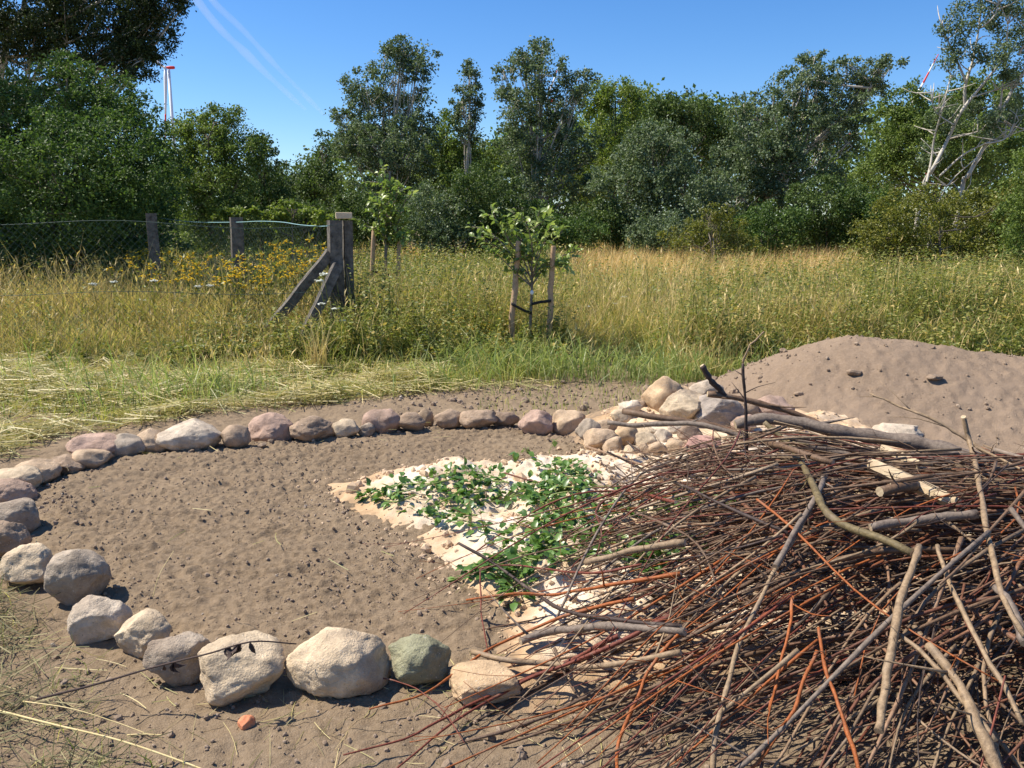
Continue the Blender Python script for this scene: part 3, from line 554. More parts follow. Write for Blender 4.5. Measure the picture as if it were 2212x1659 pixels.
def woodland():
    rng = np.random.default_rng(5); mb = MB(); sk = [(-400, 330), (350, 360), (600, 400), (640, 395), (720, 320), (760, 300), (950, 285), (1020, 330), (1060, 330), (1100, 285), (1200, 262), (1400, 222), (1560, 232), (1700, 235), (1850, 240), (1960, 240), (2212, 260), (2600, 260)]
    xs = np.array([a for a, _ in sk]); ys = np.array([b for _, b in sk]); n = 3400; px = rng.uniform(-400, 2600, n); Y = rng.uniform(38, 52, n)
    top = np.interp(px, xs, ys); py = top+rng.random(n)**1.2*(600-top); C = np.array([D(a, b, c) for a, b, c in zip(px, py, Y)]); C[:, 2] = np.maximum(C[:, 2], .3)
    clump_leaves(mb, C, np.full(n, .75), 46, .24, rng, .1)
    tag(mb.build('woodland', L_MID, smooth=False), 'dark wood closing the gaps behind the tree line', kind='stuff')
woodland()

# ------------------------------------------------------------------ wind turbines and contrail
def turbine(label, px, py, Y, blades, rad, yaw=0.0):
    h = D(px, py, Y); base = np.array([h[0], h[1], 0]); root = empty('wind_turbine', base, label, 'wind turbine', 'wind turbines beyond the trees')
    mb = MB(); mb.add(*tube([(0, 0, 0), (0, 0, h[2]*.5), (0, 0, h[2]-1.5)], [rad*1.5, rad*1.2, rad], 16)); mb.build('tower', M_WHITE, root)
    mb = MB(); c, s_ = math.cos(yaw), math.sin(yaw); L = rad*4.3
    mb.add(*tube(np.array([(-.35*L*c, -.35*L*s_, h[2]), (.1*L*c, .1*L*s_, h[2]), (.9*L*c, .9*L*s_, h[2]), (1.05*L*c, 1.05*L*s_, h[2])]), [rad*.75, rad*1.15, rad*1.1, rad*.7], 12)); mb.build('nacelle', M_RED, root)
    hub = np.array([-.45*L*c, -.45*L*s_-rad*1.6, h[2]]); mb = MB(); V, F = ICO[2]; mb.add(V*rad*1.0+hub, F); mb.build('hub', M_WHITE, root)
    for ang, BL in blades:
        d = np.array([math.sin(ang), 0, math.cos(ang)]); w = np.array([math.cos(ang), 0, -math.sin(ang)])
        def seg(a, b):
            t = np.linspace(a, b, 6); ch = BL*.034*(1-.82*t)*np.where(t < .08, .6, 1); V = []
            for tt, q in zip(t, ch):
                p = hub+d*BL*tt; V += [p-w*q, p+np.array([0, q*.25, 0]), p+w*q*.6, p-np.array([0, q*.25, 0])]
            i = np.arange(5)[:, None]*4; j = np.arange(4)[None]; F = np.stack([i+j, i+(j+1) % 4, i+4+(j+1) % 4, i+4+j], -1).reshape(-1, 4); return np.array(V), F, np.array([[3, 2, 1, 0], [20, 21, 22, 23]])
        mb = MB(); mb.add(*seg(0, .62)); mb.add(*seg(.76, .88)); b = mb.build('blade', M_WHITE, root)
        mb = MB(); mb.add(*seg(.62, .76)); mb.add(*seg(.88, 1.0)); mb.build('red_bands', M_RED, b)
turbine('white wind turbine with a red nacelle beside the hanging birch branches', 364, 146, 700, [(math.radians(184), 58), (math.radians(304), 58), (math.radians(64), 8)][:2], 1.1)
turbine('wind turbine whose red banded blade points up beside the white stemmed aspen', 1947, 280, 620, [(math.radians(24.5), 56), (math.radians(144.5), 56), (math.radians(264.5), 56)], 1.2)
turbine('wind turbine almost hidden inside the ragged poplar with one blade tip above it', 1186, 218, 1300, [(math.radians(20), 60), (math.radians(140), 60), (math.radians(260), 60)], 2.0)

def contrail():
    n = N('vapour'); n.t.nodes.remove(n.b); v = n.new('VolumeScatter'); v.inputs['Color'].default_value = (1, 1, 1, 1); v.inputs['Density'].default_value = .0024; n.link(v.outputs[0], n.out.inputs['Volume'])
    rng = np.random.default_rng(2); root = empty('contrail', D(560, 130, 3000), 'pair of thin white vapour streaks slanting down the blue sky', 'contrail'); b = np.array(root.location)
    for P, r0, r1 in [([(405, -30), (430, 7), (480, 67), (533, 117), (583, 167), (660, 237)], 13, 6), ([(440, -30), (467, 10), (520, 60), (573, 117), (623, 170), (700, 248)], 10, 5)]:
        L = spline([D(x, y, 2600+y*6) for x, y in P], 40); t = np.linspace(0, 1, 40); m = L[:, 1]/FPX
        R = (r0+(r1-r0)*t)*m*(1+.3*vnoise(t*9, 0*t, 0*t, int(r0)))*(1-.5*t**8); mb = MB(); mb.add(*tube(L-b, R, 12)); mb.build('vapour_streak', n.m, root)
contrail()

# ------------------------------------------------------------------ meadow: grass, straw, weeds, hay
FRONT = [(-700, 815), (0, 800), (300, 795), (550, 812), (700, 808), (900, 803), (1050, 808), (1200, 800), (1400, 795), (1500, 830), (1600, 820), (2212, 800), (3000, 800)]
FRW = np.array([G(x, y)[:2] for x, y in FRONT])
def front_y(x): return np.interp(x, FRW[:, 0], FRW[:, 1])
def blades(mb, P, z, H, W, lean, az, rng, curl=.5):
    """P (n,2) roots, H lengths, lean tilt at the tip, az azimuth of lean; three-segment tapering ribbons"""
    n = len(P); d = np.stack([np.cos(az), np.sin(az)], 1); fa = rng.uniform(0, 2*math.pi, n); s = np.stack([np.cos(fa), np.sin(fa), 0*fa], 1)
    pts = []
    for t in (0, .38, .72, 1.0):
        a = lean*(t**(1+curl)); pts.append(np.concatenate([P+d*(np.sin(a)*H*t)[:, None], (z+np.cos(a)*H*t)[:, None]], 1))
    w = (W/2)[:, None]*s; V = np.stack([pts[0]-w*.8, pts[0]+w*.8, pts[1]-w, pts[1]+w, pts[2]-w*.7, pts[2]+w*.7, pts[3]], 1)
    off = (np.arange(n)*7)[:, None, None]
    mb.add(V.reshape(-1, 3), (np.array([[[0, 1, 3, 2], [2, 3, 5, 4]]])+off).reshape(-1, 4), (np.array([[[4, 5, 6]]])+off).reshape(-1, 3))
GOLDP = Gp([(1190, 600), (1300, 575), (1480, 585), (1600, 600), (1720, 600), (1850, 610), (1850, 655), (1500, 655), (1380, 675), (1230, 650)])
def meadow_points(n, rng, y0, y1, power=1.0):
    Y = y0+(rng.random(n)**power)*(y1-y0); X = rng.uniform(-.78, .78, n)*Y; P = np.c_[X, Y]
    P = P[P[:, 1] > front_y(P[:, 0])+.35*rng.normal(size=len(P))+.5*fbm(P[:, 0]*1.1, P[:, 1]*0, 0, 3, 95)]
    gold = inpoly(P, GOLDP); P = P[~(gold & (rng.random(len(P)) < .85))]
    return P[mound_h(P[:, 0], P[:, 1]) < .02]
def hgt(P):
    d = P[:, 1]-front_y(P[:, 0]); h = .28+.54*sstep(-.3, 1.5, d)+.16*fbm(P[:, 0]*.5, P[:, 1]*.5, 0, 3, 91)
    h *= 1-.34*sstep(-1.9, -2.5, P[:, 0])*sstep(11.2, 10.4, P[:, 1])
    h *= 1+.28*fbm(P[:, 0]*2.2, P[:, 1]*2.2, 0, 2, 93)
    h -= .22*np.exp(-((P[:, 0]-1.9)/1.2)**2-((P[:, 1]-11.2)/1.6)**2)
    return np.clip(h, .22, 1.1)
def build_meadow():
    rng = np.random.default_rng(21); mb = MB()
    for n, a, b in ((70000, 8.4, 11.5), (46000, 11.5, 16), (32000, 16, 27)):
        P = meadow_points(n, rng, a, b); k = fbm(P[:, 0]*.45, P[:, 1]*.45, 0, 3, 33); P = P[rng.random(len(P)) < .72+.5*k]; n = len(P)
        blades(mb, P, np.zeros(n), hgt(P)*rng.uniform(.5, 1.15, n), .0008*P[:, 1]*rng.uniform(.7, 1.5, n), rng.gamma(2, .42, n), rng.uniform(0, 6.28, n), rng)
    tag(mb.build('meadow_grass', L_GRASS, smooth=False), 'tall green meadow grass going to seed', kind='stuff')
    mb = MB()
    for n, a, b in ((38000, 8.4, 11.5), (28000, 11.5, 16), (20000, 16, 27)):
        P = meadow_points(n, rng, a, b); k = fbm(P[:, 0]*.6, P[:, 1]*.6, 0, 3, 35); P = P[rng.random(len(P)) < .5+.8*k]; n = len(P); h = hgt(P)*rng.uniform(.7, 1.35, n)
        blades(mb, P, np.zeros(n), h, .00055*P[:, 1]*rng.uniform(.7, 1.4, n), rng.gamma(2, .24, n), rng.uniform(0, 6.28, n), rng)
        sel = rng.random(n) < .16; Q = P[sel]; hq = h[sel]; m = len(Q)      # seed heads
        O = np.c_[Q+rng.normal(size=(m, 2))*.03, hq*.92]; scatter(mb, LEAF4_V*np.array([.28, 1, 1]), LEAF4_F, frames(np.c_[rng.normal(size=(m, 2))*.35, np.ones(m)], rand_dirs(m, rng)), O, rng.uniform(.07, .14, m))
    # long pale bent stalks standing out of the near grass
    P = meadow_points(4200, rng, 8.4, 12); n = len(P); blades(mb, P, np.zeros(n), hgt(P)*rng.uniform(1.0, 1.7, n), np.full(n, .008), rng.gamma(2.4, .3, n), rng.uniform(0, 6.28, n), rng)
    for cx, cy, m, sp_ in ((1480, 730, 130, .16), (1700, 640, 160, .5), (2040, 640, 170, .25), (1880, 660, 150, .4), (1950, 700, 120, .3), (2180, 690, 130, .5), (690, 812, 60, .05), (420, 700, 170, .35), (170, 720, 150, .5), (780, 720, 120, .3), (1380, 740, 120, .3)):
        c = G(cx, cy)[:2]; P = c+rng.normal(size=(m, 2))*sp_; blades(mb, P, np.zeros(m), rng.uniform(.45, 1.2, m)*(.6 if cy > 800 else 1), rng.uniform(.006, .011, m), rng.gamma(2, .16, m), rng.uniform(0, 6.28, m), rng)
    tag(mb.build('dry_straw_grass', L_STRAW, smooth=False), 'dry straw coloured stalks mixed into the green meadow', kind='stuff')
    mb = MB()
    for poly, n in ((Gp([(1190, 600), (1300, 575), (1480, 585), (1600, 600), (1720, 600), (1850, 610), (1830, 650), (1500, 640), (1380, 665), (1230, 640)]), 26000), (Gp([(1250, 640), (1500, 650), (1800, 660), (1700, 700), (1450, 700)]), 5000), (Gp([(740, 580), (760, 640), (900, 620), (1000, 590), (1000, 575)]), 3500)):
        P = sample_poly(poly, n, rng); P = P[rng.random(len(P)) < .65+.7*fbm(P[:, 0]*.6, P[:, 1]*.8, 0, 2, 37)]; n = len(P)
        blades(mb, P, np.zeros(n), rng.uniform(.8, 1.25, n), .00075*P[:, 1]*rng.uniform(.7, 1.4, n), rng.gamma(2, .2, n), rng.normal(.4, .9, n), rng)
    tag(mb.build('golden_grass', L_GOLDG, smooth=False), 'patch of ripe golden grass in front of the dark bushes', kind='stuff')
    mb = MB(); P = []
    for cx, cy, n, s in ((1010, 800, 420, .22), (1110, 805, 520, .26), (1200, 815, 420, .3), (1330, 815, 420, .35), (1440, 820, 420, .25), (1510, 835, 360, .18), (960, 830, 260, .3), (440, 850, 260, .25), (370, 880, 240, .3), (250, 860, 260, .4), (60, 700, 900, .5), (140, 690, 700, .6), (30, 830, 240, .4), (550, 860, 160, .3), (1640, 815, 300, .3), (2000, 770, 900, .8), (1780, 765, 700, .7), (2150, 760, 900, .6), (1300, 770, 600, .5)):
        c = G(cx, cy)[:2]; P.append(c+rng.normal(size=(n, 2))*s*np.array([1.3, .6]))
    P = np.concatenate(P); P = P[rng.random(len(P)) < .62]; P = P[mound_h(P[:, 0], P[:, 1]) < .02]; n = len(P)
    blades(mb, P, np.zeros(n), rng.uniform(.2, .6, n), rng.uniform(.006, .011, n), rng.gamma(3, .33, n), rng.normal(-1.6, 1.3, n), rng)
    tag(mb.build('fresh_grass', L_FRESH, smooth=False), 'fresh green grass tufts leaning over the mown strip', kind='stuff')
build_meadow()
def build_weeds():
    rng = np.random.default_rng(22); mb = MB(); P = meadow_points(16000, rng, 9.2, 22, 1.5)
    w = .12+.9*sstep(-.1, .5, fbm(P[:, 0]*.35+3, P[:, 1]*.35, 0, 3, 43)); ix = P[:, 0]/P[:, 1]*FPX
    w = np.where((ix > -400) & (ix < 120), np.maximum(w, .75), w); w = np.where(ix > 380, np.maximum(w, .55), w); w = np.where((ix > 120) & (ix < 380) & (P[:, 1] < 13), w*.35, w)
    w = np.where((P[:, 1] < 10.7) & (ix < 300), w*.6, w)
    P = P[rng.random(len(P)) < w]; n = len(P); H = np.clip(hgt(P)*rng.uniform(.85, 1.45, n), .3, 1.25); lean = rng.normal(0, .12, (n, 2))
    blades(mb, P, np.zeros(n), H, np.full(n, .011), np.abs(rng.normal(0, .15, n)), rng.uniform(0, 6.28, n), rng)
    k = 22; t = np.tile(np.linspace(.15, 1, k), n); pi = np.repeat(np.arange(n), k); O = np.c_[P[pi], H[pi]*t]; O[:, :2] += lean[pi]*(H[pi]*t)[:, None]+rng.normal(0, .012, (len(pi), 2))
    a = rng.uniform(0, 6.28, len(pi)); d = np.c_[np.cos(a), np.sin(a), rng.uniform(-.4, .7, len(pi))]
    scatter(mb, LEAF4_V*np.array([1.0, 1, 1]), LEAF4_F, frames(d, rand_dirs(len(pi), rng)*.6+np.array([0, 0, 1])), O, (.095-.05*t)*rng.uniform(.7, 1.3, len(pi))*(.75+.25*P[pi, 1]/10))
    tag(mb.build('weeds', L_WEED, smooth=False), 'leafy nettle like weeds growing through the meadow', kind='stuff')
    mb = MB(); P = np.concatenate([sample_poly(Gp([(900, 590), (1080, 575), (1080, 600), (930, 620)]), 260, rng), sample_poly(Gp([(740, 590), (900, 580), (900, 600)]), 60, rng)]); n = len(P)
    O = np.repeat(np.c_[P, rng.uniform(.85, 1.15, n)], 12, 0)+rng.normal(size=(n*12, 3))*.05; scatter(mb, LEAF4_V, LEAF4_F, frames(rand_dirs(n*12, rng), rand_dirs(n*12, rng)), O, rng.uniform(.02, .045, n*12))
    tag(mb.build('lilac_flowers', L_LILAC, smooth=False), 'faded lilac flower heads over the weeds behind the saplings', kind='stuff')
build_weeds()
HAYA = Gp([(-900, 1000), (-900, 765), (0, 755), (300, 760), (550, 765), (700, 775), (1000, 805), (1250, 825), (1180, 845), (950, 852), (800, 866), (720, 880), (560, 888), (430, 900), (300, 930), (150, 945), (60, 980), (0, 1000)])
HAYB = Gp([(-500, 1150), (0, 1215), (40, 1260), (110, 1320), (165, 1390), (235, 1420), (250, 1470), (190, 1530), (250, 1590), (420, 1680), (500, 1800), (-700, 1800)])
def strands(mb, P, L, W, rng, zj, tilt=.18, hmax=.1):
    n = len(P); az = rng.uniform(0, 6.28, n); d = np.c_[np.cos(az), np.sin(az), rng.normal(0, tilt, n)]; d = norm(d); s = norm(np.cross(d, np.array([0, 0, 1.0])))
    z = soil_h(P[:, 0], P[:, 1])+zj; bend = np.c_[-np.sin(az), np.cos(az), 0*az]*rng.normal(0, .12, n)[:, None]; V = []
    for t in (-.5, -.15, .2, .5):
        p = np.c_[P, z]+d*(L*t)[:, None]+bend*(L*(t*t))[:, None]; p[:, 2] = np.maximum(p[:, 2], z*0+.004+.3*zj); w = s*(W/2*(1-.5*abs(t)))[:, None]+np.array([0, 0, 1])*(W*.3)[:, None]; V += [p-w, p+w]
    V = np.stack(V, 1); off = (np.arange(n)*8)[:, None, None]; mb.add(V.reshape(-1, 3), (np.array([[[0, 1, 3, 2], [2, 3, 5, 4], [4, 5, 7, 6]]])+off).reshape(-1, 4))
def build_hay():
    rng = np.random.default_rng(23); mb = MB(); P = sample_poly(HAYA, 52000, rng); P = P[(np.abs(P[:, 0]) < 7)]; lump = fbm(P[:, 0]*1.1, P[:, 1]*1.6, 0, 3, 47)
    keep = rng.random(len(P)) < np.clip(.62+.8*lump, .12, 1)*np.clip(sdist(P, HAYA)/.25+.15, .1, 1)*np.where(P[:, 0] > -.9, .45, 1); P = P[keep]; lump = lump[keep]; n = len(P)
    strands(mb, P, rng.uniform(.12, .5, n), rng.uniform(.004, .009, n), rng, np.clip(rng.random(n)*(.05+.13*np.clip(lump+.3, 0, 1)), 0, .2))
    P = sample_poly(HAYB, 200, rng); keep = rng.random(len(P)) < np.clip(sdist(P, HAYB)/.45, .04, 1); P = P[keep]; n = len(P)
    strands(mb, P, rng.uniform(.08, .38, n), rng.uniform(.0015, .0042, n), rng, rng.random(n)*.07, .25)
    P = np.c_[rng.uniform(-1.6, .6, 260), rng.uniform(2.0, 2.9, 260)]; n = len(P); strands(mb, P, rng.uniform(.05, .22, n), rng.uniform(.0015, .003, n), rng, rng.random(n)*.01, .06)
    P = sample_poly(RINGW, 60, rng); n = len(P); strands(mb, P, rng.uniform(.04, .16, n), rng.uniform(.002, .004, n), rng, rng.random(n)*.012+.04, .08)
    tag(mb.build('cut_hay', L_HAY, smooth=False), 'mown hay strewn over the ground beside the stone ring', kind='stuff')
    nb = MB(); P = sample_poly(HAYB, 9000, rng); k = fbm(P[:, 0]*3, P[:, 1]*3, 0, 3, 57); keep = rng.random(len(P)) < np.clip(sdist(P, HAYB)/.4, .04, 1)*np.clip(.5+.9*k, .05, 1); P = P[keep]; n = len(P)
    strands(nb, P, rng.uniform(.06, .34, n), rng.uniform(.0015, .004, n), rng, rng.random(n)**1.5*.085, .3)
    tag(nb.build('withered_grass', L_WITH, smooth=False), 'withered grey green grass clippings piled at the near left', kind='stuff')
    mb = MB(); P = sample_poly(HAYA, 30000, rng); P = P[np.abs(P[:, 0]) < 7]; k = fbm(P[:, 0]*1.3, P[:, 1]*1.3, 0, 3, 53); P = P[rng.random(len(P)) < np.clip(.35+.8*k, 0, 1)*np.clip(sdist(P, HAYA)/.3, .05, 1)]; n = len(P)
    blades(mb, P, soil_h(P[:, 0], P[:, 1]), rng.uniform(.06, .24, n), rng.uniform(.005, .009, n), rng.gamma(3, .35, n), rng.uniform(0, 6.28, n), rng)
    P = sample_poly(HAYB, 300, rng); n = len(P); blades(mb, P, soil_h(P[:, 0], P[:, 1]), rng.uniform(.03, .13, n), rng.uniform(.002, .0045, n), rng.gamma(3, .35, n), rng.uniform(0, 6.28, n), rng)
    P = np.c_[rng.uniform(-.3, 1.6, 500), rng.uniform(6.9, 8.7, 500)]; n = len(P); blades(mb, P, soil_h(P[:, 0], P[:, 1]), rng.uniform(.04, .14, n), rng.uniform(.004, .008, n), rng.gamma(3, .3, n), rng.uniform(0, 6.28, n), rng)
    tag(mb.build('stubble_grass', L_GRASS, smooth=False), 'short grass stubble growing through the mown hay', kind='stuff')
build_hay()
# ------------------------------------------------------------------ fence, saplings, stakes, flowers
def fence():
    Y = 10.4; c = D(733, 700, Y); root = empty('chain_link_fence', (c[0], c[1], 0), 'green chain link fence on concrete posts ending in a braced corner post', 'fence'); b = np.array(root.location)
    def bar(p, q, w, t, name):
        p, q = np.array(p), np.array(q); d = norm(q-p); s = norm(np.cross(d, np.array([math.sin(.44), -math.cos(.44), 0]))); u = np.cross(s, d); V = []
        for k in range(9):
            o = p+(q-p)*k/8+RNG.normal(size=3)*.004; V += [o-s*w-u*t, o+s*w-u*t, o+s*w+u*t, o-s*w+u*t]
        i = np.arange(8)[:, None]*4; j = np.arange(4)[None]; F = np.stack([i+j, i+(j+1) % 4, i+4+(j+1) % 4, i+4+j], -1).reshape(-1, 4)
        mb = MB(); mb.add(np.array(V)-b, F, np.array([[3, 2, 1, 0], [32, 33, 34, 35]])); return mb.build(name, M_CONC, root, smooth=False)
    top = D(722, 474, Y); x0 = D(722, 700, Y); bar((top[0], Y, 0), (top[0], Y, top[2]), .076, .08, 'corner_post')
    t2 = D(750, 477, Y+.12); bar((t2[0]-.02, Y+.14, 0), (t2[0], Y+.12, t2[2]), .052, .075, 'corner_post')
    for pts in ([(714, 545), (585, 706)], [(730, 572), (664, 712)]):
        p = D(*pts[0], Y-.03 if pts[0][0] < 720 else Y-.14); q = D(*pts[1], Y-.10 if pts[0][0] < 720 else Y-.45); q = p+(q-p)*1.22; bar(p, q, .055, .07, 'brace')
    for px, pt, yy, w in ((510, 470, 12.4, .085), (327, 461, 12.9, .075)):
        p = D(px, pt, yy); bar((p[0], yy, 0), p, w, w, 'post')
    # mesh panel from the corner post to the left, slightly nearer at its left end; diamonds of real wire
    A = np.array([top[0], Y-.11]); L0 = D(-260, 440, 9.5); Bp = np.array([L0[0], 9.5]); W = np.linalg.norm(Bp-A); u = (Bp-A)/W; H0 = 1.62; mb = MB(); s = .085; n = int((W+H0)/s)
    def pt(a, z): f = a/W; return np.array([*(A+u*a), z*(1+.03*f)-.03*math.sin(f*9)*(z/H0)])
    for i in range(n+1):
        for sg in (1, -1):
            a0 = i*s if sg == 1 else i*s-H0; P = []
            for z in np.linspace(0, H0, 8):
                a = i*s-z if sg == 1 else i*s-H0+z
                if 0 <= a <= W: P.append(pt(a, z))
            if len(P) >= 2: mb.add(*tube(np.array(P)-b, .0015, 3, False))
    mb.build('wire_mesh', M_WIRE, root)
    for z, r, nm, m in ((H0, .0032, 'top_wire', M_WIRE), (.82, .003, 'tension_wire', M_WIRE)):
        mb = MB(); mb.add(*tube(np.array([pt(a, z-.02*math.sin(a*1.3)**2) for a in np.linspace(0, W, 40)])-b, r, 5)); mb.build(nm, m, root)
    mb = MB(); P = [D(x, y, yy) for x, y, yy in ((329, 468, 15.1), (380, 476, 14.4), (430, 480, 13.6), (510, 480, 12.3), (560, 478, 11.7), (610, 480, 11.2), (650, 486, 10.9), (700, 489, 10.5), (712, 486, 10.32))]; mb.add(*tube(spline(P, 50)-b, .0055, 5)); mb.build('line_wire', M_BLUEWIRE, root)
    mb = MB()      # receding panel with finer looking mesh
    A2 = D(712, 488, 10.45); B2 = D(329, 468, 15.1); W2 = np.linalg.norm((B2-A2)[:2]); u2 = (B2-A2)/W2
    for i in range(int((W2+1.5)/.085)):
        for sg in (1, -1):
            P = []
            for z in np.linspace(0, 1.5, 6):
                a = i*.085-(z if sg == 1 else 1.5-z)
                if 0 <= a <= W2: p = A2+u2*a; P.append([p[0], p[1], p[2]-1.5+z])
            if len(P) >= 2: mb.add(*tube(np.array(P)-b, .0009, 3, False))
    mb.build('wire_mesh', M_WIRE, root)
    mb = MB(); p = D(743, 469, Y+.04); V, F = box((0, 0, 0), (.20, .11, .075), .25); V += RNG.normal(size=V.shape)*.003; p[2] = top[2]+.045; mb.add(V, F)
    o = mb.build('brick', M_BRICK, smooth=False); o.location = p; bv = o.modifiers.new('edge', 'BEVEL'); bv.width = .008; bv.segments = 2
    tag(o, 'loose buff brick lying on top of the concrete corner post', 'brick')
fence()

def stake(label, pt, pb, Y, wpx):
    a, q = D(*pt, Y), D(*pb, Y); q = a+(q-a)*(a[2]/(a[2]-q[2])); r = wpx/2*Y/FPX; mb = MB(); n = 9; rng = np.random.default_rng(int(pt[0]))
    L = np.array([q+(a-q)*t for t in np.linspace(-.02, 1, n)]); L[:, :2] += rng.normal(size=(n, 2))*.004; L = np.concatenate([L, [L[-1]+(a-q)*.004]])
    R = np.concatenate([r*np.linspace(1.05, .92, n), [r*.75]]); mb.add(*tube(L-q, R*(1+.05*rng.normal(size=n+1)), 10)); o = mb.build('wooden_stake', M_STAKE); o.location = q
    return tag(o, label, 'stake', 'stakes propping the saplings')
stake('left wooden stake of the front sapling leaning slightly right', (1122, 521), (1100, 760), 10.0, 13); stake('right wooden stake of the front sapling', (1195, 532), (1183, 780), 10.0, 12.5)
stake('bare wooden stake left of the rear sapling', (808, 490), (803, 600), 13.2, 10); stake('wooden stake behind the leaves of the rear sapling', (863, 522), (860, 600), 13.2, 10)
def strap(label, P, Y, w):
    L = spline([D(x, y, Y+dy) for x, y, dy in P], 14); mb = MB(); s = np.array([0, 0, w/2]); t = np.array([0, .006, 0]); V = []
    for p in L: V += [p-s-t, p+s-t, p+s+t, p-s+t]
    i = np.arange(13)[:, None]*4; j = np.arange(4)[None]; F = np.stack([i+j, i+(j+1) % 4, i+4+(j+1) % 4, i+4+j], -1).reshape(-1, 4); mb.add(V, F, [[3, 2, 1, 0], [52, 53, 54, 55]])
    tag(mb.build('tree_tie', M_RUBBER), label, 'tree tie', 'black straps tying saplings to stakes')
strap('black strap sloping from the left stake to the front sapling', [(1104, 656, -.05), (1117, 663, -.06), (1135, 672, -.03), (1149, 677, -.02)], 10, .034)
strap('black strap rising from the front sapling to the right stake', [(1148, 657, -.02), (1165, 653, -.05), (1180, 651, -.06), (1191, 650, -.05)], 10, .034)
strap('sagging black strap between the two stakes of the rear sapling', [(802, 584, -.05), (820, 590, -.04), (840, 594, 0), (853, 591, -.04), (864, 586, -.05)], 13.2, .04)

def sapling(label, trunk, branches, Y, seed, leaf, nl):
    rng = np.random.default_rng(seed); base = np.array([*D(*trunk[0], Y)[:2], 0]); root = empty('fruit_sapling', base, label, 'sapling', 'young staked fruit trees'); w = MB(); lv = MB(); m = Y/FPX
    T = spline([base]+[D(x, y, Y) for x, y in trunk[1:]], 16); w.add(*tube(T-base, np.linspace(4.2, 2.2, 16)*m, 7)); O = []; Dd = []
    for P in branches:
        dy = rng.normal()*.25; L = spline([D(x, y, Y+dy*i/len(P)) for i, (x, y) in enumerate(P)], 16); w.add(*tube(L-base, np.linspace(2.0, .7, 16)*m, 5))
        k = rng.integers(2, 16, nl); O.append(L[k]+rng.normal(size=(nl, 3))*.02); Dd.append(norm(np.gradient(L, axis=0))[k]*.7+rng.normal(size=(nl, 3))*.75+np.array([0, 0, -.15]))
        for _ in range(3):
            a = L[rng.integers(4, 15)]; e = a+np.array([rng.normal()*.16, rng.normal()*.16, rng.uniform(0, .18)]); w.add(*tube(spline([a, (a+e)/2+rng.normal(size=3)*.01, e], 5)-base, np.linspace(1, .5, 5)*m, 4)); q = nl//3
            O.append(a+(e-a)*rng.uniform(.2, 1, q)[:, None]); Dd.append((e-a)*3+rng.normal(size=(q, 3))*.6)
    O = np.concatenate(O)-base; Dd = np.concatenate(Dd); n = len(O); scatter(lv, LEAF8_V*np.array([1.05, 1, 1.4]), LEAF8_F, frames(Dd, rand_dirs(n, rng)*.7+np.array([-.3, 0, 1])), O, leaf*rng.uniform(.65, 1.25, n))
    w.build('trunk', M_BROWNBARK, root); lv.build('crown', L_SAP, root)
    if seed == 1: mb = MB(); V, F = ICO[2]; mb.add(V*np.array([.022, .02, .03])+D(1149, 632, Y-.03)-base, F); mb.build('graft_band', M_WHITE, root)
sapling('front sapling with spreading pale leaves tied between two leaning stakes', [(1143, 760), (1146, 690), (1149, 610), (1148, 560)], [
 [(1149, 620), (1120, 575), (1080, 520), (1045, 495), (1020, 490)], [(1149, 610), (1130, 560), (1100, 520), (1070, 470), (1060, 445)], [(1149, 590), (1150, 540), (1140, 490), (1125, 460)], [(1149, 600), (1165, 550), (1180, 510), (1192, 485)], [(1150, 615), (1175, 580), (1210, 555), (1250, 540)],
 [(1150, 600), (1175, 570), (1205, 570), (1230, 585)], [(1148, 565), (1150, 520), (1160, 480), (1165, 455)], [(1149, 620), (1115, 590), (1085, 560), (1060, 540)], [(1149, 590), (1130, 540), (1100, 500), (1085, 475)], [(1149, 580), (1170, 530), (1195, 520), (1215, 500)], [(1149, 600), (1110, 560), (1070, 530), (1040, 510)], [(1148, 570), (1140, 530), (1115, 510), (1095, 490)]], 10.0, 1, .085, 30)
sapling('rear sapling with a narrow column of leaves beside the braced fence post', [(834, 640), (833, 560), (838, 470), (842, 370)], [
 [(836, 540), (835, 470), (828, 410), (822, 375)], [(836, 540), (845, 480), (850, 430), (848, 390)], [(836, 530), (860, 480), (872, 440), (890, 420)], [(836, 530), (820, 500), (795, 490), (782, 485)], [(836, 520), (855, 500), (870, 490), (880, 475)], [(838, 500), (828, 460), (822, 430), (826, 395)], [(838, 480), (850, 440), (860, 410), (858, 400)], [(836, 530), (825, 500), (818, 470), (822, 440)], [(840, 470), (838, 420), (834, 380), (828, 362)], [(838, 520), (856, 515), (868, 510), (872, 520)], [(838, 500), (850, 470), (858, 455), (866, 465)]], 13.2, 2, .10, 34)

